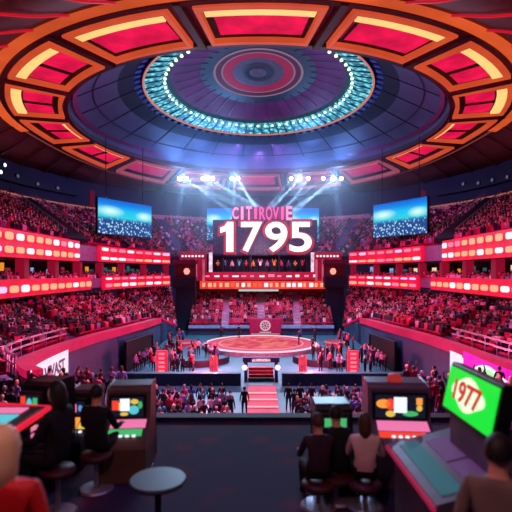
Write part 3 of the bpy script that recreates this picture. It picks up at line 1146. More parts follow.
# blue screens
def screen_mat():
    m = bpy.data.materials.new('screen_cyan_crowd_picture')
    m.use_nodes = True
    nt = m.node_tree
    L = nt.links.new
    b_ = nt.nodes['Principled BSDF']
    tc = nt.nodes.new('ShaderNodeTexCoord')
    sep = nt.nodes.new('ShaderNodeSeparateXYZ')
    L(tc.outputs['Object'], sep.inputs[0])
    # vertical gradient (screen local z 0..1 scaled by generated coordinate)
    sg_ = nt.nodes.new('ShaderNodeSeparateXYZ')
    L(tc.outputs['Generated'], sg_.inputs[0])
    r = nt.nodes.new('ShaderNodeValToRGB')
    e = r.color_ramp.elements
    e[0].position = 0; e[0].color = (*lin('#1a78b8'), 1)
    e[1].position = 1; e[1].color = (*lin('#0a5cc8'), 1)
    for p, h in ((.42, '#1f8cc4'), (.5, '#28ccd8'), (.7, '#10bcec'), (.86, '#0c80e0')):
        x = e.new(p); x.color = (*lin(h), 1)
    L(sg_.outputs['Z'], r.inputs['Fac'])

    def blob(cx, cz, rx, rz):
        mp = nt.nodes.new('ShaderNodeMapping')
        mp.inputs['Location'].default_value = (-cx / rx, 0, -cz / rz)
        mp.inputs['Scale'].default_value = (1 / rx, 0, 1 / rz)
        L(tc.outputs['Generated'], mp.inputs['Vector'])
        g = nt.nodes.new('ShaderNodeTexGradient'); g.gradient_type = 'SPHERICAL'
        L(mp.outputs[0], g.inputs[0])
        return g
    mix = r.outputs['Color']
    for g in (blob(.2, .66, .28, .17), blob(.85, .62, .2, .16)):
        mx = nt.nodes.new('ShaderNodeMixRGB'); mx.inputs[2].default_value = (*lin('#d8fff0'), 1)
        L(g.outputs['Fac'], mx.inputs[0]); L(mix, mx.inputs[1]); mix = mx.outputs[0]
    v = nt.nodes.new('ShaderNodeTexVoronoi'); v.inputs['Scale'].default_value = 2.6
    L(tc.outputs['Object'], v.inputs['Vector'])
    r2 = nt.nodes.new('ShaderNodeValToRGB')
    e = r2.color_ramp.elements
    e[0].position = .16; e[0].color = (*lin('#c8f4ff'), 1)
    e[1].position = .46; e[1].color = (*lin('#0c2c78'), 1)
    L(v.outputs['Distance'], r2.inputs['Fac'])
    st_ = nt.nodes.new('ShaderNodeMapRange')
    st_.inputs['From Min'].default_value = .5; st_.inputs['From Max'].default_value = .38
    st_.inputs['To Max'].default_value = .8
    L(sg_.outputs['Z'], st_.inputs['Value'])
    mx = nt.nodes.new('ShaderNodeMixRGB')
    L(st_.outputs[0], mx.inputs[0]); L(mix, mx.inputs[1]); L(r2.outputs['Color'], mx.inputs[2])
    L(mx.outputs[0], b_.inputs['Emission Color'])
    b_.inputs['Emission Strength'].default_value = 1.1
    b_.inputs['Specular IOR Level'].default_value = .05
    b_.inputs['Base Color'].default_value = (.01, .01, .02, 1)
    return m


m_screen = screen_mat()


def big_screen(px0, px1, zt, zb, Y0, Y1, lab, grp=None):
    x0 = (px0 - 256) / FPX * Y0; x1 = (px1 - 256) / FPX * Y1
    e = empty('video_screen', ((x0 + x1) / 2, (Y0 + Y1) / 2, zb), math.atan2(Y1 - Y0, x1 - x0))
    L_ = math.hypot(x1 - x0, Y1 - Y0)
    h = zt - zb
    MB().box(-L_ / 2, L_ / 2, -.1, 0, 0, h).build('display', m_screen, e)
    bz = MB()
    bz.box(-L_ / 2 - .1, L_ / 2 + .1, .0, .35, -.1, h + .1)
    bz.build('housing', m_navy2, e)
    for x in (-L_ * .35, L_ * .35):
        MB().bar((x, .2, h), (x, .2, 26.2 - zb), .07, .07).build('hanger', m_dark_metal, e)
    tag(e, lab, 'screen', grp)
    return e


big_screen(98, 151, 18.3, 13.85, 58, 66, 'hanging bright blue video screen above the left balcony', 'side video screens')
big_screen(374, 427, 18.4, 13.85, 66, 58, 'hanging bright blue video screen above the right balcony', 'side video screens')
big_screen(207, 240, 20.1, 14.6, 81, 81, 'small cyan video screen behind the first digit of the number sign', 'screens behind the number sign')
big_screen(284, 319, 20.1, 14.2, 81, 81, 'small cyan video screen behind the last digit of the number sign', 'screens behind the number sign')

# ================================================================== towers beside the far lower tier
for s, nm in ((-1, 'left'), (1, 'right')):
    e = empty('entrance_tower', (XC - .3 + s * 11.6, 72.0, 0))
    b = MB()
    b.add([(-1.5, 0, 0), (1.5, 0, 0), (1.5, 3, 0), (-1.5, 3, 0), (-1.3, -.4, 6.6), (1.3, -.4, 6.6), (1.3, 3, 6.6), (-1.3, 3, 6.6)],
          [(0, 1, 5, 4), (1, 2, 6, 5), (2, 3, 7, 6), (3, 0, 4, 7), (4, 5, 6, 7)])
    b.build('shaft', m_navy, e)
    b = MB(); b.box(-1.7, 1.7, -.8, 2.5, 6.6, 8.2); b.build('booth_base', m_navy2, e)
    b = MB(); b.box(-1.6, 1.6, .6, 2.5, 8.2, 10.2); b.box(-1.75, 1.75, -.7, 2.6, 10.2, 10.9); b.build('booth', mat('booth_wine', '#5a1430', .6), e)
    b = MB(); b.lathe([(0, -.5), (.32, -.42), (.5, 0), (.32, .42), (0, .5)], (-.35 * s, -.2, 9.1), 14)
    b.build('lamp', glow('booth_lamp', '#ff9a90', 1.3), e, smooth=True)
    tag(e, f'dark navy entrance tower with a lit booth, {nm} of the far seats', 'tower', 'entrance towers')

# ================================================================== spotlights and truss
trY = 80.0
for (x0, x1, nm) in ((-13.5, -2.4, 'left'), (5.8, 14.8, 'right')):
    e = empty('lighting_truss', ((x0 + x1) / 2, trY, 25.3))
    L_ = x1 - x0
    b = MB()
    for dy, dz in ((0, 0), (.4, 0), (.2, .35)):
        b.bar((-L_ / 2, dy, dz), (L_ / 2, dy, dz), .07, .07)
    k = int(L_ / .5)
    for i in range(k):
        x = -L_ / 2 + i * .5
        b.bar((x, 0, 0), (x + .25, .2, .35), .04, .04); b.bar((x + .25, .2, .35), (x + .5, .4, 0), .04, .04)
    for x in (-L_ * .4, L_ * .4): b.bar((x, .2, .35), (x, .2, 1.3), .05, .05)
    b.build('truss_frame', m_dark_metal, e)
    tag(e, f'lighting truss carrying the {nm} group of spotlights under the ceiling', 'truss', 'lighting trusses')

px_l = [(180, 'l'), (187, 'l'), (203, 'l'), (208.5, 'l'), (213, 'l'), (232, 'l'), (238, 'l'),
        (291, 'r'), (299.5, 'r'), (308, 'r'), (323, 'r'), (333, 'r'), (341, 'r')]
clus = ['first', 'first', 'second', 'second', 'second', 'third', 'third', 'fourth', 'fourth', 'fourth', 'fifth', 'fifth', 'fifth']
inpos = ['left', 'right', 'left', 'middle', 'right', 'left', 'right', 'left', 'middle', 'right', 'left', 'middle', 'right']
for i, (px, _) in enumerate(px_l):
    x = (px - 256) / FPX * trY
    z = 25.0
    e = empty('spotlight', (x, trY - .15, z))
    b = MB(); b.lathe([(0, .42), (.22, .4), (.34, .1), (.38, -.1), (.36, -.12)], n=16)
    h = b.build('housing', m_black, e, smooth=True); h.rotation_euler = (R(-72), 0, 0)
    b = MB(); b.lathe([(0, 0), (.34, 0)], n=16)
    sz = 1.15 if i in (8, 11, 0) else .9
    l_ = b.build('lens', g_lamp, e); l_.rotation_euler = (R(-72), 0, 0); l_.location = (0, -.14, -.04); l_.scale = (sz, sz, 1)
    b = MB(); b.bar((-.42, 0, 0), (-.42, .1, .3), .05); b.bar((.42, 0, 0), (.42, .1, .3), .05); b.bar((-.42, .1, .3), (.42, .1, .3), .05)
    b.build('bracket', m_dark_metal, e)
    tag(e, f"bright white spotlight, {inpos[i]} one in the {clus[i]} cluster from the left under the ceiling", 'spotlight', 'spotlights on the trusses')
    # its own beam
    tx = 1.4 + (x - 1) * random.uniform(-.25, .35)
    spot('spotlight_beam', (x, trY - .6, z - .2), (tx, 74, 17.5), 620000, (.45, .72, 1.0), random.choice([3.5, 4.5, 6]), .25, .05)
for px in (184, 208, 235, 299, 333):
    x = (px - 256) / FPX * trY
    point('spotlight_spill', (x, trY - 1.0, 24.8), 1500, (.16, .42, 1.0), .05)
    spot('spotlight_front', (x, trY - .9, 25), (x * .3, 20, 6), 16000, (.45, .7, 1.0), 60, .8, .05)
    spot('spotlight_down', (x, trY - .7, 24.5), (x * 1.15, 73, 5), 50000, (.35, .6, 1.0), 16, .6, .05)
    spot('spotlight_up', (x, trY - 1.1, 24.9), (x * 1.1, 75, 30), 3500, (.2, .45, 1.0), 60, 1.0, .05)

# haze around the far end, where the beams show
hz = MB().box(-24, 25, 61, 93, 11.5, 29.5)
m = bpy.data.materials.new('stage_haze')
m.use_nodes = True
nt = m.node_tree
nt.nodes.remove(nt.nodes['Principled BSDF'])
vs = nt.nodes.new('ShaderNodeVolumeScatter')
vs.inputs['Density'].default_value = .0065
vs.inputs['Anisotropy'].default_value = .35
vs.inputs['Color'].default_value = (.75, .88, 1, 1)
nt.links.new(vs.outputs[0], nt.nodes['Material Output'].inputs['Volume'])
ho = hz.build('stage_haze', m)
tag(ho, 'thin blue stage haze hanging under the spotlights', 'haze', None, 'stuff')

# house lights seen on the side walls
for s, nm, spots_ in ((-1, 'left', [(5, 165, 1), (1, 172, 1), (38, 184, 0), (58, 188, 0), (106, 198, 0), (18, 176, 0)]),
                      (1, 'right', [(463, 184, 0), (478, 183, 0), (492, 180, 0), (507, 177, 0)])):
    for i, (px, py, br) in enumerate(spots_):
        k = (px - 256) / FPX
        # hit the wall circle radius 35.4
        A_ = 1 + k * k; B_ = -2 * (CX * k + CY); C_ = CX ** 2 + CY ** 2 - 35.3 ** 2
        Y = (-B_ + math.sqrt(B_ * B_ - 4 * A_ * C_)) / (2 * A_)
        zz = 9 + (272 - py) * Y / FPX
        e = empty('wall_floodlight', (k * Y, Y, zz), math.atan2(-(CY - Y), -(CX - k * Y)) + PI / 2)
        e.rotation_euler = (0, 0, math.atan2(CY - Y, CX - k * Y) + PI / 2)
        MB().box(-.35, .35, 0, .25, -.25, .25).build('housing', m_black, e)
        b = MB(); b.lathe([(0, 0), (.26, 0)], n=12)
        l_ = b.build('lens', glow('flood_bright', '#d0e4ff', 4) if br else glow('flood_dim', '#5a6488', .8), e)
        l_.rotation_euler = (R(90), 0, 0); l_.location = (0, -.02, 0)
        tag(e, f"small {'bright white' if br else 'dim blue'} floodlight on the dark upper wall, {['first', 'second', 'third', 'fourth', 'fifth', 'sixth'][i]} of the {nm} row", 'floodlight', f'floodlights on the {nm} upper wall')

# ================================================================== people
m_hairs = {'dark-haired': m_hair, 'brown-haired': mat('hair_brown', '#4a2c1c', .6), 'blond': mat('hair_blond', '#d8b890', .6), 'grey-haired': mat('hair_grey', '#8a8590', .6)}
m_shoe = mat('shoe_black', '#0c0b0d', .5)
m_trouser = mat('trouser_dark', '#1a1824', .8)
m_trouser2 = mat('trouser_blue', '#2a3550', .8)


def skel(pose='stand', lift=0.0):
    """joint dictionary and bones of a 1.72 m figure facing +Y"""
    J = dict(pelvis=((0, 0, .96), .15), waist=((0, .01, 1.10), .13), chest=((0, .0, 1.30), .155), neckb=((0, -.015, 1.45), .075),
             neck=((0, 0, 1.52), .055), head=((0, .02, 1.60), .085), top=((0, .015, 1.665), .075))
    for s_, n_ in ((-1, 'l'), (1, 'r')):
        J['sh' + n_] = ((s_ * .17, -.01, 1.41), .062)
        if pose == 'arms_up':
            J['el' + n_] = ((s_ * .30, .05, 1.60), .045); J['wr' + n_] = ((s_ * .24, .08, 1.85), .032); J['ha' + n_] = ((s_ * .23, .09, 1.96), .035)
        elif pose == 'clap':
            J['el' + n_] = ((s_ * .27, .10, 1.17), .045); J['wr' + n_] = ((s_ * .08, .30, 1.27), .032); J['ha' + n_] = ((s_ * .03, .36, 1.33), .035)
        elif pose in ('sit', 'play'):
            J['el' + n_] = ((s_ * .24, .10, 1.15), .045); J['wr' + n_] = ((s_ * .20, .33, 1.12), .032); J['ha' + n_] = ((s_ * .18, .42, 1.12), .034)
        else:
            J['el' + n_] = ((s_ * .24, -.03, 1.14), .045); J['wr' + n_] = ((s_ * .26, .02, .90), .031); J['ha' + n_] = ((s_ * .26, .04, .81), .036)
        if pose in ('sit',):
            J['hip' + n_] = ((s_ * .10, .05, .93), .10); J['kn' + n_] = ((s_ * .13, .46, .93), .07)
            J['an' + n_] = ((s_ * .13, .44, .53), .045); J['he' + n_] = ((s_ * .13, .44, .49), .045); J['to' + n_] = ((s_ * .14, .60, .48), .04)
        else:
            J['hip' + n_] = ((s_ * .10, 0, .88), .10); J['kn' + n_] = ((s_ * .11, .02, .50), .066)
            J['an' + n_] = ((s_ * .12, -.02, .10), .045); J['he' + n_] = ((s_ * .12, -.03, .05), .045); J['to' + n_] = ((s_ * .14, .14, .045), .04)
    Bn = [('pelvis', 'waist', 'top'), ('waist', 'chest', 'top'), ('chest', 'neckb', 'top'), ('neckb', 'neck', 'skin'), ('neck', 'head', 'skin'), ('head', 'top', 'skin')]
    for n_ in 'lr':
        Bn += [('chest', 'sh' + n_, 'top'), ('sh' + n_, 'el' + n_, 'top'), ('el' + n_, 'wr' + n_, 'arm'), ('wr' + n_, 'ha' + n_, 'skin'),
               ('pelvis', 'hip' + n_, 'leg'), ('hip' + n_, 'kn' + n_, 'leg'), ('kn' + n_, 'an' + n_, 'leg'), ('an' + n_, 'he' + n_, 'shoe'), ('he' + n_, 'to' + n_, 'shoe')]
    return J, Bn


def skin_mesh(J, Bn, levels=1, root='pelvis'):
    names = list(J)
    me = bpy.data.meshes.new('skin')
    me.from_pydata([J[k][0] for k in names], [(names.index(a), names.index(b)) for a, b, _ in Bn], [])
    o = bpy.data.objects.new('skin', me)
    COL.objects.link(o)
    o.modifiers.new('s', 'SKIN').use_smooth_shade = True
    layer = me.skin_vertices[0].data if me.skin_vertices else None
    if layer is None:
        bm = bmesh.new(); bm.from_mesh(me); bm.verts.layers.skin.verify(); bm.to_mesh(me); bm.free()
        layer = me.skin_vertices[0].data
    for i, k in enumerate(names):
        r = J[k][1]
        layer[i].radius = (r, r)
        layer[i].use_root = (k == root)
    sb = o.modifiers.new('sub', 'SUBSURF'); sb.levels = levels
    bpy.context.view_layer.update()
    dg = bpy.context.evaluated_depsgraph_get()
    out = bpy.data.meshes.new_from_object(o.evaluated_get(dg))
    bpy.data.objects.remove(o)
    bpy.data.meshes.remove(me)
    return out


def seg_dist(p, a, b):
    ab = b - a
    t = max(0, min(1, (p - a).dot(ab) / max(ab.length_squared, 1e-9)))
    return (p - a - ab * t).length


def hand_mesh(bm, wrist, tip, side, slots):
    """palm plus five tapering bent fingers grown from the wrist"""
    w_, t_ = Vector(wrist), Vector(tip)
    d = (t_ - w_).normalized()
    across = Vector((side, 0, 0)) - d * d.x * side
    across = across.normalized() if across.length > .1 else Vector((0, 1, 0))
    nrm_ = d.cross(across).normalized()
    if nrm_.z > 0: nrm_ = -nrm_
    for i, (off, ln) in enumerate(((-.032, .065), (-.011, .078), (.011, .073), (.031, .058), (-.045, .055))):
        thumb = i == 4
        base_ = w_ + d * (.035 if thumb else .085) + across * off
        dd = (d - across * .8).normalized() if thumb else d
        p = [base_ - dd * .03, base_, base_ + dd * ln * .5 + nrm_ * .006, base_ + dd * ln * .85 + nrm_ * .022, base_ + dd * ln + nrm_ * .036]
        J_ = {str(k): (tuple(p[k]), (.0115, .0105, .0095, .0085, .006)[k]) for k in range(5)}
        me = skin_mesh(J_, [(str(k), str(k + 1), '') for k in range(4)], 1, '0')
        n0 = len(bm.faces)
        bm.from_mesh(me)
        bm.faces.ensure_lookup_table()
        for f in bm.faces[n0:]: f.material_index = slots['skin']
        bpy.data.meshes.remove(me)


_proto = {}


def head_parts(bm, c, skin_i, eye_i, lip_i):
    """face relief on a head centred at c and looking to +Y: skull, jaw, nose, ears, eyes, mouth"""
    def ell(center, rad, mi, seg=12):
        r_ = bmesh.ops.create_uvsphere(bm, u_segments=seg, v_segments=max(6, seg // 2 + 2), radius=1)
        vv = r_['verts']
        for v in vv:
            v.co = Vector((v.co.x * rad[0], v.co.y * rad[1], v.co.z * rad[2])) + Vector(center) + c
        fs = {f for v in vv for f in v.link_faces}
        for f in fs: f.material_index = mi; f.smooth = True
        return vv
    vv = ell((0, 0, 0), (.076, .095, .118), skin_i, 20)
    for v in vv:                                  # narrow the jaw, flatten the face
        q = v.co - c
        if q.z < 0:
            v.co.x = c.x + q.x * (1 + q.z * 2.6)
        if q.y > .06: v.co.y = c.y + .06 + (q.y - .06) * .6
    ell((0, .088, -.012), (.013, .022, .024), skin_i, 8)
    for s_ in (-1, 1):
        ell((s_ * .077, -.005, -.01), (.010, .020, .032), skin_i, 8)
        ell((s_ * .031, .077, .012), (.013, .010, .008), eye_i, 8)
    ell((0, .078, -.058), (.024, .008, .007), lip_i, 8)


def person_mesh(pose, fine=False):
    key = (pose, fine)
    if key in _proto: return _proto[key]
    J, Bn = skel(pose)
    me = skin_mesh(J, Bn, 2 if fine else 1)
    reg = {'skin': 0, 'top': 1, 'leg': 2, 'shoe': 3, 'arm': 1}
    segs = [(Vector(J[a][0]), Vector(J[b][0]), reg[r]) for a, b, r in Bn]
    for p in me.polygons:
        c = p.center
        best = min(segs, key=lambda s_: seg_dist(Vector(c), s_[0], s_[1]))
        mi = best[2]
        if mi == 0 and 1.3 < c.z < 1.475 and abs(c.x) < .15 and pose != 'arms_up': mi = 1
        p.material_index = mi
        p.use_smooth = True
    bm = bmesh.new(); bm.from_mesh(me)
    head_parts(bm, Vector((0, .025, 1.615)), 0, 4, 5)
    if fine:
        for n_, s_ in (('l', -1), ('r', 1)):
            hand_mesh(bm, J['wr' + n_][0], J['ha' + n_][0], s_, {'skin': 0})
    bm.to_mesh(me); bm.free()
    _proto[key] = me
    return me


def hair_mesh(long=False):
    key = ('hair', long)
    if key in _proto: return _proto[key]
    bm = bmesh.new()
    bmesh.ops.create_uvsphere(bm, u_segments=20, v_segments=14, radius=1)
    for v in bm.verts:
        x, y, z = v.co
        q = Vector((x * .088, y * .106, z * .128))
        if long and y < .25 and z < -.1:
            q.z = z * .30
            q.y = min(q.y, .0) * 1.05 - .015
            q.x *= 1.05
        v.co = q + Vector((0, .012, 1.63))
    dele = [v for v in bm.verts if (v.co.y > .055 and v.co.z < 1.685) or (not long and v.co.z < 1.575) or (not long and v.co.y > 0.02 and v.co.z < 1.64)]
    bmesh.ops.delete(bm, geom=dele, context='VERTS')
    for f in bm.faces: f.smooth = True
    me = bpy.data.meshes.new('hair'); bm.to_mesh(me); bm.free()
    _proto[key] = me
    return me


_cache = {}
m_eye = mat('eye_dark', '#181010', .3)
m_lip = mat('lip_rose', '#a04848', .5)


def person(loc, rz, pose, top, hair='dark-haired', skin=None, leg=None, scale=1.0, long=False, fine=False, label=None, group=None, name='person'):
    skin = skin or m_skin; leg = leg or m_trouser
    key = (pose, top.name, skin.name, leg.name, fine)
    if key not in _cache:
        me = person_mesh(pose, fine).copy()
        for m_ in (skin, top, leg, m_shoe, m_eye, m_lip): me.materials.append(m_)
        _cache[key] = me
    o = bpy.data.objects.new(name, _cache[key])
    o.location = loc; o.rotation_euler = (0, 0, rz); o.scale = (scale,) * 3
    COL.objects.link(o)
    hk = ('h', long, hair)
    if hk not in _cache:
        me = hair_mesh(long).copy(); me.materials.clear(); me.materials.append(m_hairs[hair]); _cache[hk] = me
    h = bpy.data.objects.new('hair', _cache[hk]); h.parent = o
    COL.objects.link(h)
    tag(o, label, 'person', group)
    return o


cloths = {'black': m_cl[0], 'dark plum': m_cl[1], 'pink': m_cl[2], 'pale rose': m_cl[3], 'crimson': m_cl[4], 'lilac': m_cl[5],
          'turquoise': mat('cloth_turquoise', '#2aa8b8', .7), 'white': mat('cloth_white', '#d8d0dc', .7), 'blue': mat('cloth_blue', '#3a4a8a', .7)}
cw = {'black': 5, 'dark plum': 5, 'pink': 3, 'pale rose': 3, 'crimson': 2.5, 'lilac': 2.5, 'turquoise': .6, 'white': 1.4, 'blue': 1.2}
hs = ['dark-haired', 'dark-haired', 'brown-haired', 'blond', 'grey-haired']
poses = ['stand', 'stand', 'clap', 'arms_up']
pt = {'stand': 'arms down', 'clap': 'clapping', 'arms_up': 'arms raised'}
ncrowd = 0


def audience(x, y, z, zone, rowname, face=0):
    global ncrowd
    cl = random.choices(list(cw), list(cw.values()))[0]
    hr = random.choice(hs); po = random.choices(poses, [4, 3, 2, .7])[0]
    sc_ = random.uniform(.93, 1.05)
    person((x, y, z), face + random.uniform(-.5, .5), po, cloths[cl], hr, random.choice([m_skin, m_skin2]),
           random.choice([m_trouser, m_trouser2]), sc_, random.random() < .35,
           label=f"{hr} spectator in {cl} top, {pt[po]}, {rowname} {zone}", group=f'spectators {zone}')
    ncrowd += 1


# crowd standing on the floor, between the railing and the terrace
rown = ['front row', 'second row', 'third row', 'fourth row', 'fifth row', 'sixth row', 'rear row']
for r_ in range(7):
    y = 30.0 - r_ * 1.15
    for x in np.arange(-6.9, 8.1, .58):
        if -1.6 < x < 1.9: continue
        if random.random() < .08 or x / y < -.235 or x / y > .25: continue
        if r_ == 0 and (-4.0 < x < -1.4 or 1.6 < x < 4.0): continue
        zone = 'left of the red carpet' if x < 0 else 'right of the red carpet'
        audience(x + random.uniform(-.18, .18), y + random.uniform(-.25, .25), 0, zone, rown[r_])
# raised side terraces near the camera
for side, s in sides:
    b = MB()
    xa, xb = (-16.5, -6.7) if s > 0 else (7.3, 12.8)
    b.box(xa, xb, 12, 24.9 if s > 0 else 22.0, 0, 2.3)
    if s < 0: b.box(xa, 12.6, 22.0, 24.9, 0, 2.3)
    tag(b.build('floor_side_terrace_' + side, m_conc), kind='structure')
    for r_ in range(6):
        y = 24.4 - r_ * 1.05
        for x in np.arange(7.1, 12.0, .54):
            if x > .6 * y - .3: continue
            if random.random() < .1: continue
            xx = -x if s > 0 else x + .7
            audience(xx + random.uniform(-.18, .18), y + random.uniform(-.3, .3), 2.3, f'on the raised terrace, {side} side', rown[r_])

# people in black beside the carpet
for i, x in enumerate((-3.6, -2.9, -2.2)):
    person((x, 30.2, 0), random.uniform(-.3, .3), 'stand', cloths['black'], 'dark-haired', scale=1.03,
           label=f"{['first','second','third'][i]} from the left of three dark-suited attendants left of the red carpet", group='attendants left of carpet')
for i, x in enumerate((2.1, 2.85, 3.6)):
    person((x, 30.2, 0), random.uniform(-.3, .3), 'stand', cloths['black'], 'dark-haired', scale=1.03,
           label=f"{['first','second','third'][i]} from the left of three dark-suited attendants right of the red carpet", group='attendants right of carpet')
person((-.72, 29.2, .0), .1, 'stand', cloths['black'], 'dark-haired', scale=1.05, label='person in black standing alone on the left edge of red carpet')

# carpet steps, entrance and barrier
e = empty('carpet_steps', (.42, 35.4, 0))
for i in range(6):
    b = MB(); y0 = -9.6 + i * 1.5
    bevel(b.box(-1.05, 1.05, y0, y0 + 1.6 + (.6 if i == 5 else 0), 0.02, .08 + .06 * i).build('tread', glow('carpet_red_glow', '#e81c4c', .95, .15, 1.0), e), .01)  # plain carpet made to emit, standing in for light on it
    MB().box(-1.05, 1.05, y0 - .07, y0 - .005, .05 + .06 * i, .13 + .06 * i).build('nosing_light', glow('nosing_pink', '#ffb0b8', 1.2), e)
tag(e, 'red carpeted steps with glowing pink edges leading up to the stage entrance', 'steps')
e = empty('entrance_gate', (.42, 38.4, 0))
for x in (-1.25, 1.25):
    MB().bar((x, 0, 0), (x, 0, 1.75), .28, .28).build('post', mat('gate_violet', '#4a2a60', .5), e)
    b = MB(); b.lathe([(0, -.24), (.17, -.17), (.24, 0), (.17, .17), (0, .24)], (x * 1.08, -.3, 1.2), 14)
    b.build('globe_lamp', glow('globe_white', '#e8d0f0', 1.6), e, smooth=True)
MB().box(-1.5, 1.5, -.2, .2, 1.6, 2.0).build('lintel', mat('gate_violet', '#4a2a60', .5), e)
MB().box(-.75, .75, -.26, -.18, 1.68, 1.9).build('lit_sign', glow('gate_sign_pink', '#f0a8c0', 1.1, .5, 5), e)
for i in range(4):
    MB().box(-1.05, 1.05, .1 + i * .4, .5 + i * .4, 0, .22 + .22 * i).build('step', mat('gate_step_red', '#a81c28', .6), e)
MB().box(-1.08, 1.08, -.1, .05, 0, .3).build('dark_recess', m_black, e)
tag(e, 'violet entrance gate with two globe lamps and red steps before the stage', 'gate')
for x0, x1, nm in ((-11.5, -1.2, 'left'), (2.05, 12.0, 'right')):
    b = MB(); b.box(x0, x1, 36.9, 37.2, 0, .95); b.box(x0, x1, 36.7, 37.4, .9, 1.02)
    for x in np.arange(x0 + .1, x1, 1.4): b.box(x - .05, x + .05, 36.8, 36.9, 0, .95)
    o = bevel(b.build('barrier', mat('barrier_navy', '#1d3050', .5)), .02)
    tag(o, f'long low navy barrier {nm} of the entrance gate', 'barrier', 'navy floor barriers')

# red light totems
for x, y, nm in ((-8.15, 40.5, 'leftmost'), (8.4, 40.5, 'rightmost')):
    e = empty('light_totem', (x, y, 0))
    MB().box(-.47, .47, -.2, .2, .12, 2.2).build('light_panel', glow('totem_red', '#f0284e', 1.05, .2, 3), e)
    MB().box(-.52, .52, -.25, .25, 0, .14).build('base', m_black, e)
    MB().box(-.52, .52, .2, .28, 0, 2.25).build('back', m_black, e)
    for i in range(5): bevel(MB().box(-.26, .26, -.24, -.19, .35 + i * .37, .55 + i * .37).build('character', glow('totem_pink', '#ff7a8a', 1.2), e), .03)
    tag(e, f'{nm} tall red light totem on the arena floor', 'light totem', 'red light totems')
for x, nm in ((-3.75, 'left'), (4.15, 'right')):
    e = empty('light_fountain', (x, 41.5, 0))
    for i in range(7):
        a = 2 * PI * i / 7
        b = MB(); b.lathe([(.10, .1), (.13, .8), (.09, 1.5), (0, 1.75 - .12 * (i % 3))], (.26 * math.cos(a), .26 * math.sin(a), 0), 8)
        b.build('light_tube', glow('fountain_red', '#f03a58', 1.0, .35, 2), e, smooth=True)
    b = MB(); b.lathe([(0, 0), (.5, 0), (.5, .12), (0, .12)], n=20); b.build('base', m_black, e)
    tag(e, f'cluster of glowing red light tubes {nm} of the entrance gate', 'light', 'red tube lights by the gate')

# curved dark banquettes and guests at either side of the stage
for s, nm in ((-1, 'left'), (1, 'right')):
    cx_, cy_ = (-5.9, 47.2) if s < 0 else (6.9, 47.2)
    e = empty('curved_bench', (cx_, cy_, 0))
    a0, a1 = (R(250), R(350)) if s < 0 else (R(190), R(300))
    b = MB(); b.lathe([(2.7, 0), (2.7, .4), (3.1, .4), (3.1, .62), (3.3, .62), (3.3, 0)], n=24, a0=a0, a1=a1)
    b.build('seat', mat('bench_dark', '#161a2c', .6), e, smooth=False)
    tag(e, f'dark curved bench on the arena floor, {nm} of the round stage', 'bench', 'curved benches by the stage')
    for j in range(30):
        a = random.uniform(0, 2 * PI); rr = math.sqrt(random.random()) * 3.4
        x, y = cx_ + s * 1.2 + rr * math.cos(a) * 1.0, cy_ - 1.5 + rr * math.sin(a) * 1.5
        if y < 39 or (s < 0 and -9.0 < x < -7.4 and y < 42): y += 3
        if (x - XC + .3) ** 2 + (y - 56.2) ** 2 < 54: continue
        po_ = random.choice(['stand', 'stand', 'clap'])
        cl = random.choices(list(cw), list(cw.values()))[0]; hr = random.choice(hs)
        person((x, y, 0), random.uniform(-3, 3), po_, cloths[cl], hr, scale=random.uniform(.92, 1.04),
               long=random.random() < .4, label=f"{hr} guest in {cl}, {pt[po_]}, on the arena floor {nm} of the round stage", group=f'floor guests {nm} of the stage')
for s, nm in ((-1, 'left'), (1, 'right')):       # small groups by the corner totems
    for i in range(9):
        cl = random.choice(['crimson', 'pink', 'dark plum', 'black', 'blue'])
        person((.5 + s * random.uniform(9.4, 11.2), random.uniform(54, 60), 0), random.uniform(-3, 3), 'stand', cloths[cl], random.choice(hs),
               label=f'guest in {cl} by the round podium at the {nm} wall of arena floor', group=f'guests by the {nm} tunnel wall')
    e = empty('light_disc', (.5 + s * 9.2, 57.5, 0))
    b = MB(); b.lathe([(1.2, 0), (1.2, .5), (1.0, .55), (0, .55)], n=28); b.build('disc', glow('disc_red', '#c83058', .8, .2, 1), e)
    b = MB(); b.lathe([(1.25, .35), (1.3, .45), (1.2, .5)], n=28); b.build('rim', glow('disc_rim', '#e090a0', .8), e)
    tag(e, f'small round red-lit podium near the {nm} wall of the arena floor', 'podium', 'red podiums')
# tunnels in the rim walls
for s, nm in ((1, 'left'), (-1, 'right')):
    P = sxa([(-11.75, 41.3, 0), (-11.2, 49.3, 0)], s)
    e = empty('door_' + ('1' if s > 0 else '2'), tuple(P[0]))
    d = P[1] - P[0]
    i_ = np.array([.22 * s, 0, 0])
    b = MB(); b.add([i_, d + i_, d + i_ + [0, 0, 2.4], i_ + [0, 0, 2.7]], [(0, 1, 2, 3)])
    b.bar(tuple(i_ + [0, 0, 2.75]), tuple(d + i_ + [0, 0, 2.45]), .25, .2)
    b.bar(tuple(i_), tuple(i_ + [0, 0, 2.8]), .25, .25); b.bar(tuple(d + i_), tuple(d + i_ + [0, 0, 2.5]), .25, .25)
    o = b.build('tunnel_opening', m_black, e)
    tag(e, kind='structure'); o['kind'] = 'structure'
    for i in range(7):
        t = (i + .5) / 7
        p = P[0] * (1 - t) + P[1] * t + np.array([.9 * s, 0, 0])
        person((p[0], p[1], 0), random.uniform(-3, 3), 'stand', cloths[random.choice(['pale rose', 'dark plum', 'lilac', 'black'])], random.choice(hs), scale=.96,
               label=f"{['first', 'second', 'third', 'fourth', 'fifth', 'sixth', 'seventh'][i]} guest from the near end of the dark {nm} tunnel opening", group=f'guests at the {nm} tunnel')

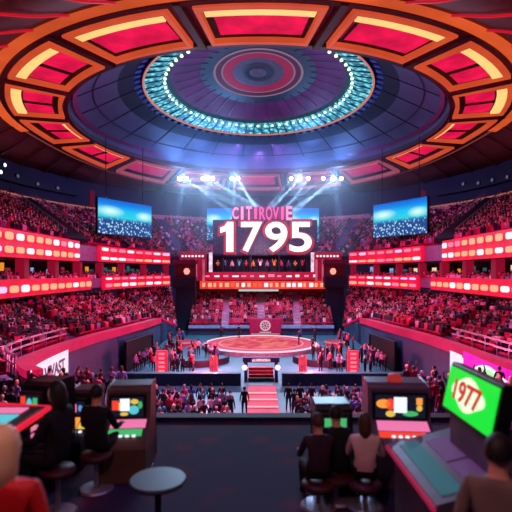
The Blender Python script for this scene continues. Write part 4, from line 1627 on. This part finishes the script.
# performers
perf = [(-2.2, 60.0, 'dark plum', 'stand', 'performer in dark plum at the back edge of round stage'),
        (6.4, 52.6, 'black', 'clap', 'performer in black at the right front edge of round stage'),
        (5.0, 54.6, 'blue', 'stand', 'performer in dark blue on the right part of round stage'),
        (7.0, 55.8, 'dark plum', 'arms_up', 'performer with raised arms at the right rim of round stage'),
        (-8.6, 51.0, 'black', 'stand', 'person in black on the bare floor left of the stage'),
        (5.9, 61.5, 'blue', 'stand', 'person in blue behind the right of the round stage'),
        (-4.8, 64.5, 'crimson', 'stand', 'person in crimson by the ledge behind the stage'),
        (7.1, 46.5, 'black', 'stand', 'person in black standing before the curved bench')]
for x, y, c, po, lb in perf:
    on = (x - XC + .3) ** 2 + (y - 56.2) ** 2 < 42
    person((x, y, .5 if on else 0), random.uniform(-3, 3), po, cloths[c], 'dark-haired', label=lb)
costumes = ['gold', 'blue', 'pale rose', 'turquoise', 'crimson', 'gold', 'white', 'lilac', 'gold', 'pink', 'blue', 'gold', 'crimson']
cloths['gold'] = mat('cloth_gold', '#d89a2a', .5)
for i, c in enumerate(costumes):
    person((XC - 7.0 + i * 1.13, 74.9 + .5 * (i % 2), 9.0), PI + random.uniform(-.4, .4), random.choice(['arms_up', 'clap', 'stand']), cloths[c], random.choice(hs), scale=1.1,
           label=f"dancer in {c} costume on the stage house deck, {['first','second','third','fourth','fifth','sixth','seventh','eighth','ninth','tenth','eleventh','twelfth','thirteenth'][i]} from the left", group='dancers on the stage house')
spot('dancer_light', (XC, 69, 13), (XC, 75, 10), 1800, (1, .7, .7), 120)

# ================================================================== adverts on the rim wall
def ad_panel(name, s, ya, yb, z0, z1, material, lab, txt=None):
    rimc = curve(rim_ctrl(s), 6)
    P = []
    for y in np.linspace(ya, yb, 9):
        P.append((float(np.interp(y, rimc[:, 1], rimc[:, 0])) + .2 * s, y))
    e_ = empty(name, (P[0][0], P[0][1], 0))
    o3 = np.array([P[0][0], P[0][1], 0])
    b_ = MB()
    rz_ = [float(np.interp(p[1], rimc[:, 1], rimc[:, 2])) for p in P]
    f_lo = [np.array([p[0], p[1], z0]) - o3 for p in P]
    f_hi = [np.array([p[0], p[1], z1]) - o3 for p in P]
    k_ = np.array([-.1 * s, 0, 0])
    b_.strip(f_lo, f_hi); b_.strip([p + k_ for p in f_lo], [p + k_ for p in f_hi]); b_.strip(f_hi, [p + k_ for p in f_hi]); b_.strip(f_lo, [p + k_ for p in f_lo])
    b_.build('panel', material, e_)
    tag(e_, lab, 'advert', 'advertising panels on the rim wall')
    mid = len(P) // 2
    dx, dy = P[-1][0] - P[0][0], P[-1][1] - P[0][1]
    return e_, P, o3


g_adwhite = glow('ad_white', '#f0dcea', 1.1, .06, .5)
e, P, o3 = ad_panel('advert_panel', 1, 25.0, 31.6, 2.05, 3.75, g_adwhite, 'white advertising panel with grey lettering under the red rim, left side')
mid = P[len(P) // 2 + 1]
ang = math.atan2(P[-1][1] - P[2][1], P[-1][0] - P[2][0])
text_mesh('lettering', 'VIVAST', .8, mat('ad_grey_text', '#5a5470', .6), e, (mid[0] - o3[0] + .12, mid[1] - o3[1], 2.95), (R(90), 0, ang), offset=.02, extrude=.01, width=3.4)
g_mag = glow('ad_magenta', '#ff10c8', 1.0, .08, .5)
e, P, o3 = ad_panel('advert_panel', -1, 20.0, 29.4, 2.65, 4.02, g_mag, 'bright magenta advertising panel with green logo under the rim, right side')
xm, ym = np.interp(25.6, [p[1] for p in P], [p[0] for p in P]), 25.6
ang = math.atan2(P[2][1] - P[-3][1], P[2][0] - P[-3][0])
ex = empty('logo_pivot')
bpy.data.objects.remove(ex)


def logo_blob(scx, scz, th, material, nm, yoff):
    pts = []
    for i in range(28):
        a = 2 * PI * i / 28
        r_ = 1 + .10 * math.cos(3 * a + .5) + .05 * math.sin(5 * a)
        pts.append((scx * r_ * math.cos(a), scz * r_ * math.sin(a)))
    b_ = MB()
    n_ = len(pts)
    b_.add([(x, -th, z) for x, z in pts] + [(x, 0, z) for x, z in pts],
           [tuple(range(n_)), tuple(range(n_, 2 * n_))[::-1]] + [(i, n_ + i, n_ + (i + 1) % n_, (i + 1) % n_) for i in range(n_)])
    o_ = b_.build(nm, material, e)
    o_.location = (xm - o3[0] - .02 - yoff, ym - o3[1], 3.12)
    o_.rotation_euler = (0, 0, ang)
    return o_


logo_blob(2.0, .62, .05, glow('logo_cream', '#ffe8ff', 1.3), 'logo_halo', 0)
logo_blob(1.7, .46, .05, glow('logo_mint', '#a8ffb8', 1.1), 'logo_ground', .06)
text_mesh('lettering', 'GaMs', .5, glow('logo_green', '#18a860', .8), e, (xm - o3[0] - .2, ym - o3[1], 3.12), (R(90), 0, ang), offset=.015, extrude=.01, width=2.3)
e, P, o3 = ad_panel('advert_panel', -1, 29.6, 31.6, 2.2, 3.7, glow('ad_pale', '#e8e0f8', 1.1, .1, 1), 'narrow white advertising panel beside the magenta one, right side')

# ================================================================== gaming terrace in the foreground
PZ = 6.45


def carpet():
    m = bpy.data.materials.new('casino_carpet')
    m.use_nodes = True
    nt = m.node_tree
    b_ = nt.nodes['Principled BSDF']
    tc = nt.nodes.new('ShaderNodeTexCoord')
    v = nt.nodes.new('ShaderNodeTexVoronoi'); v.inputs['Scale'].default_value = 2.2
    nt.links.new(tc.outputs['Object'], v.inputs['Vector'])
    r = nt.nodes.new('ShaderNodeValToRGB')
    e_ = r.color_ramp.elements
    e_[0].position = .1; e_[0].color = (*lin('#5a1c40'), 1)
    e_[1].position = .5; e_[1].color = (*lin('#2c2048'), 1)
    nt.links.new(v.outputs['Distance'], r.inputs['Fac'])
    nt.links.new(r.outputs['Color'], b_.inputs['Base Color'])
    b_.inputs['Roughness'].default_value = .9
    return m


b = MB(); b.box(-9, 9, -2, 8, PZ - .5, PZ)
tag(b.build('floor_gaming_terrace', carpet()), kind='structure')
b = MB(); b.box(-9, 9, 8.0, 8.25, PZ - 1.2, PZ + .06)
tag(b.build('trim_6', m_navy2), kind='structure')
b = MB(); b.box(-9, 9, 6.5, 8.2, 0, PZ - .5)
tag(b.build('wall_terrace_front', m_navy2), kind='structure')

m_cab = mat('cabinet_black', '#121018', .35)
m_cab2 = mat('cabinet_mauve_grey', '#6e5a70', .4, .3)
m_cab3 = mat('cabinet_brown', '#5e4238', .5)
ui = {k: glow('ui_' + k, h, s_) for k, h, s_ in (('orange', '#ff9a3c', 1.1), ('red', '#f0402a', 1.1), ('white', '#e8f0ff', 1.2), ('cyan', '#58c8d8', 1.0),
                                                 ('green', '#48c070', .9), ('yellow', '#e8c050', 1.0), ('pink', '#f07ab0', 1.0), ('blue', '#6a9ae0', .9))}


def disc(mb, x, y, z, rx, rz, n_=14):
    pts = [(x + rx * math.cos(2 * PI * i / n_), y, z + rz * math.sin(2 * PI * i / n_)) for i in range(n_)]
    mb.add(pts, [tuple(range(n_))])


def slot_machine(loc, rz, w_, h, body, lab, tiles, console, edge=None, topper=None, d=.55):
    """upright cabinet facing -Y with a slanted console; tiles: (u, v, ru, rv, colour, round)"""
    e_ = empty('slot_machine', loc, rz)
    hc = h * .55
    b_ = MB()
    pr = [(-.0, 0), (-d - .12, 0), (-d - .12, hc - .14), (-d, hc - .06), (-.18, hc + .06), (-.12, h - .03), (0, h)]
    n_ = len(pr)
    pr2 = [(p[0] + .12, p[1]) for p in pr]
    # profile extruded across the width
    vs_ = [(-w_ / 2, p[0], p[1]) for p in pr] + [(.5 * w_, p[0], p[1]) for p in pr]
    vs_ += [(-w_ / 2, .35, 0), (-w_ / 2, .35, h), (w_ / 2, .35, 0), (w_ / 2, .35, h)]
    fs_ = [(i, i + 1, n_ + i + 1, n_ + i) for i in range(n_ - 1)]
    L0, L1, R0, R1 = 2 * n_, 2 * n_ + 1, 2 * n_ + 2, 2 * n_ + 3
    fs_ += [(n_ - 1, L1, R1, 2 * n_ - 1), (L1, L0, R0, R1), (0, L0, R0, n_),
            tuple(range(n_)) + (L1, L0), tuple(range(n_, 2 * n_))[::-1] + (R0, R1)]
    b_.add(vs_, fs_)
    bevel(b_.build('cabinet', body, e_), .015)
    # screen in a frame
    s0, s1 = hc + .10, h - .07
    MB().box(-w_ / 2 + .05, w_ / 2 - .05, -.235, -.12, s0, s1).build('bezel', m_cab, e_)
    sw_, sh_ = w_ - .16, s1 - s0 - .06
    sc_ = MB().box(-sw_ / 2, sw_ / 2, -.25, -.235, s0 + .03, s1 - .03).build('screen', glow('screen_dark', '#10182c', .8), e_)
    for (u, v, ru, rv, c_, rd) in tiles:
        b_ = MB()
        x = (u - .5) * sw_; z = s0 + .03 + v * sh_
        if rd: disc(b_, x, -.2535, z, ru * sw_, rv * sh_)
        else: b_.box(x - ru * sw_, x + ru * sw_, -.256, -.2505, z - rv * sh_, z + rv * sh_)
        b_.build('picture_tile', ui[c_], sc_)
    # console keys: lit strips on the slanted deck
    for i, (u0, u1, v0, v1, c_) in enumerate(console):
        b_ = MB()
        pts = []
        for (u, v) in ((u0, v0), (u1, v0), (u1, v1), (u0, v1)):
            y = -d + (d - .18) * v; z = hc - .06 + .12 * v + .012
            pts.append(((u - .5) * w_ * .92, y, z))
        lo = [(p[0], p[1], p[2] - .012) for p in pts]
        b_.add(pts + lo, [(0, 1, 2, 3), (0, 4, 5, 1), (1, 5, 6, 2), (2, 6, 7, 3), (3, 7, 4, 0)])
        b_.build('console_light', ui[c_], e_)
    if edge:
        MB().box(-w_ / 2 - .01, w_ / 2 + .01, -d - .15, -d - .08, hc - .15, hc - .09).build('edge_light', edge, e_)
        for sg_ in (-1, 1):
            MB().bar((sg_ * (w_ / 2 + .005), -d - .11, hc - .12), (sg_ * (w_ / 2 + .005), -.1, hc + .03), .03, .04).build('edge_light', edge, e_)
    if topper:
        b_ = MB(); b_.lathe([(0, .09), (.08, .085), (.1, .0), (0, 0)], (0, .1, h), 16)
        b_.build('top_lamp', topper, e_, smooth=True)
    # stool-side details
    for k in range(4):
        b_ = MB(); b_.lathe([(0, .02), (.022, .018), (.025, 0)], (-.12 + .08 * k, -d + .0, hc - .04), 10)
        b_.build('button', ui['white'], e_)
    tag(e_, lab, 'slot machine', 'slot machines on the gaming terrace')
    return e_


g_edge = glow('edge_red', '#e81c3a', 1.0)
tiles_a = [(.15, .72, .13, .22, 'red', 0), (.15, .28, .12, .14, 'yellow', 1), (.5, .55, .17, .34, 'cyan', 1), (.82, .6, .12, .3, 'green', 0), (.82, .2, .1, .12, 'cyan', 0)]
tiles_b = [(.12, .6, .1, .25, 'red', 0), (.22, .55, .08, .22, 'orange', 1), (.42, .62, .15, .32, 'white', 0), (.72, .78, .13, .14, 'yellow', 1), (.7, .35, .16, .24, 'cyan', 1), (.4, .14, .13, .1, 'yellow', 1), (.9, .6, .07, .2, 'green', 1)]
tiles_c = [(.16, .62, .15, .2, 'orange', 1), (.30, .6, .1, .26, 'red', 1), (.50, .58, .13, .34, 'white', 0), (.30, .18, .1, .14, 'yellow', 1), (.70, .2, .16, .12, 'green', 1), (.88, .75, .06, .15, 'orange', 0), (.88, .45, .06, .14, 'yellow', 1)]
slot_machine((-2.62, 5.75, PZ), R(-12), .40, 1.2, m_cab, 'slot machine with small cyan and red screen at far left of terrace',
             tiles_a, [(.0, .6, .5, 1, 'yellow'), (.62, 1, .55, 1, 'pink'), (0.05, .8, .1, .42, 'white'), (.82, .98, .1, .42, 'orange')], g_edge, d=.9)
slot_machine((-1.66, 6.2, PZ), R(5), .56, 1.05, m_cab3, 'brown slot machine with white and turquoise screen behind the seated man',
             tiles_b, [(.1, .95, .55, 1, 'pink'), (.1, .9, .1, .45, 'green')], None, d=.5)
slot_machine((-2.42, 6.55, PZ), R(0), .36, .9, m_cab, 'low slot machine with orange console left of the seated man',
             [(.3, .5, .2, .3, 'pink', 0), (.75, .5, .15, .25, 'blue', 1)], [(.05, .6, .2, 1, 'orange'), (.65, .95, .3, .9, 'yellow')], None, d=.45)
slot_machine((1.80, 6.0, PZ), R(-5), .76, 1.13, m_cab2, 'mauve-grey slot machine with fruit screen and red top lamp, right of centre',
             tiles_c, [(.1, .98, .45, 1, 'pink'), (.1, .9, .05, .35, 'red')], None, glow('top_lamp_red', '#a02a28', .9), d=.45)
slot_machine((.98, 6.0, PZ), R(0), .46, .86, m_cab, 'dark slot machine with green glowing screen behind three seated heads',
             [(.5, .5, .45, .42, 'green', 0), (.75, .4, .15, .2, 'white', 1)], [(.1, .9, .2, .9, 'blue')], None, d=.4)

# flat touch-screen table at the far left, red glowing edge
e = empty('gaming_table', (-2.82, 4.65, PZ))
b = MB(); b.box(-.72, .48, -.7, .55, .92, 1.06); bevel(b.build('tabletop', m_cab, e), .02)
b = MB(); b.box(-.6, .36, -.55, .45, 0, .92); b.build('base', m_cab, e)
b = MB(); b.bar((.49, -.75, 1.02), (.49, .6, 1.02), .06, .05); b.build('edge_light', g_edge, e)
b = MB(); b.bar((.49, .6, 1.02), (-.1, .64, 1.04), .05, .05); b.build('edge_light', g_edge, e)
for (x0, x1, y0, y1, c) in ((-.6, -.05, -.15, .2, 'blue'), (0, .36, -.1, .2, 'cyan'), (-.6, .3, -.5, -.22, 'white'), (-.6, .34, .27, .45, 'pink')):
    MB().box(x0, x1, y0, y1, 1.06, 1.072).build('touch_panel', ui[c], e)
tag(e, 'low gaming table with blue touch panels and a red glowing edge, far left', 'gaming table')

# large slanted machine at the right with the green number display
e = empty('gaming_machine', (1.55, 4.1, PZ))
b = MB()
b.box(-.15, .72, -.55, .62, 0, .72)
b.add([(-.2, -.6, .72), (.42, -.6, .86), (.42, .66, .86), (-.2, .66, .72), (-.2, -.6, .80), (.42, -.6, .96), (.42, .66, .96), (-.2, .66, .80)],
      [(0, 1, 2, 3), (4, 5, 6, 7), (0, 1, 5, 4), (1, 2, 6, 5), (2, 3, 7, 6), (3, 0, 4, 7)])
b.box(.42, .8, -.6, .66, .7, 1.0)
b.box(.3, .6, -.4, .35, .9, 1.3)
b.build('cabinet', m_cab2, e)
top = Matrix.Translation((.28, 0, 1.22)) @ Matrix.Rotation(R(12), 4, 'Y')
b = MB(); b.box(-.02, .10, -.52, .45, 0.0, .47, M=top); bevel(b.build('display_housing', m_cab, e), .02)
b = MB(); b.box(-.035, -.02, -.48, .41, .04, .43, M=top); disp = b.build('display', glow('display_green', '#12ea3c', 1.0), e)
b = MB()
pts = []
for i in range(24):
    a = 2 * PI * i / 24; r_ = 1 + .1 * math.cos(4 * a)
    pts.append(top @ Vector((-.038, -.02 + .29 * r_ * math.cos(a), .25 + .14 * r_ * math.sin(a))))
b.add(pts, [tuple(range(24))])
b.build('number_halo', glow('number_halo', '#f0ffd8', 1.1), disp)
t = text_mesh('number', '1977', .19, glow('number_red', '#d8241c', .9), disp, (0, 0, 0), (0, 0, 0), offset=.003, extrude=.004, width=.50)
t.matrix_local = top @ Matrix.Translation((-.044, -.02, .25)) @ Matrix(((0, 0, -1, 0), (-1, 0, 0, 0), (0, 1, 0, 0), (0, 0, 0, 1)))
for (y0, y1, x0, x1, c) in ((-.5, .55, -.12, .05, 'teal'), (-.5, -.05, .12, .34, 'mauve'), (0, .5, .12, .34, 'mauve')):
    b = MB(); k = .16 / .62
    z = lambda x: .80 + (x + .2) * k
    b.add([(x0, y0, z(x0) + .006), (x1, y0, z(x1) + .006), (x1, y1, z(x1) + .006), (x0, y1, z(x0) + .006),
           (x0, y0, z(x0) - .01), (x1, y0, z(x1) - .01), (x1, y1, z(x1) - .01), (x0, y1, z(x0) - .01)],
          [(0, 1, 2, 3), (0, 4, 5, 1), (1, 5, 6, 2), (2, 6, 7, 3), (3, 7, 4, 0)])
    b.build('console_panel', glow('panel_' + c, {'teal': '#2a6a78', 'mauve': '#6a3a78'}[c], .6), e)
b = MB(); b.bar((-.215, -.6, .77), (-.215, .66, .77), .03, .04); b.build('edge_light', glow('edge_wine', '#a01c48', .8), e)
tag(e, 'large gaming machine with tilted green display reading 1977, at the right', 'gaming machine')

# foreground people
TOPR = mat('cloth_bright_red', '#c01018', .6)
TOPG = mat('cloth_grey_brown', '#7a6660', .8)
person((-1.36, 2.5, PZ), R(5), 'stand', TOPR, 'blond', scale=.985, fine=True, long=True,
       label='blond person in a bright red top seen from behind, bottom left corner')
person((1.44, 2.78, PZ), R(-25), 'stand', TOPG, 'dark-haired', m_skin, scale=.905, fine=True,
       label='dark-haired person in a grey-brown shirt facing the green display')


def stool(loc, lab, h=.50):
    e_ = empty('stool', loc)
    b_ = MB(); b_.lathe([(0, h), (.17, h), (.19, h - .03), (.17, h - .07), (0, h - .07)], n=20); b_.build('seat', mat('stool_wine', '#4a1426', .5), e_, smooth=True)
    b_ = MB(); b_.lathe([(.03, .03), (.03, h - .06)], n=10); b_.build('pole', m_metal, e_)
    b_ = MB(); b_.lathe([(0, .03), (.18, .02), (.2, 0), (0, 0)], n=20); b_.build('foot', m_metal, e_)
    tag(e_, lab, 'stool', 'stools at the machines')


for (x, y, sc_, dr, rz_, hr, tp, long, lb, sb) in (
        (-2.10, 4.95, .98, .33, R(75), 'dark-haired', 'black', True, 'long-haired person in black seated between the left machines', 'stool under the long-haired person in black, left'),
        (-1.88, 5.5, .86, .33, R(-8), 'dark-haired', 'black', False, 'man in a black jacket seated at the brown slot machine', 'stool under the man in the black jacket'),
        (.68, 5.1, .80, .49, R(5), 'brown-haired', 'dark plum', False, 'brown-haired person seated left of the green-lit machine', 'stool under the brown-haired person'),
        (.90, 5.25, .83, .49, 0, 'dark-haired', 'black', False, 'dark-haired person seated before the green glowing screen', 'stool before the green glowing screen'),
        (1.19, 5.1, .80, .49, R(-10), 'brown-haired', 'pale rose', True, 'brown-haired person in pale rose beside the mauve machine', 'stool beside the mauve machine')):
    dz = -.28 * sc_ - (.0)
    # sitting figure: hips 0.93 in its own frame, stool seat brought under them
    person((x, y, PZ - dr * sc_), rz_, 'sit', cloths[tp], hr, scale=sc_, long=long, fine=True, label=lb)
    stool((x, y, PZ), sb, (.82 - dr) * sc_)

# small grey cocktail table in the aisle
e = empty('cocktail_table', (-.86, 4.1, PZ))
b = MB(); b.lathe([(0, .74), (.24, .74), (.25, .72), (.24, .70), (0, .70)], n=28); b.build('tabletop', mat('table_grey', '#3a3a50', .4), e, smooth=False)
b = MB(); b.lathe([(.03, .02), (.03, .70)], n=12); b.build('pole', m_dark_metal, e)
b = MB(); b.lathe([(0, .03), (.18, .02), (.2, 0), (0, 0)], n=24); b.build('foot', m_dark_metal, e)
tag(e, 'small round grey cocktail table on the dark terrace carpet', 'table')
print('crowd individuals', ncrowd)
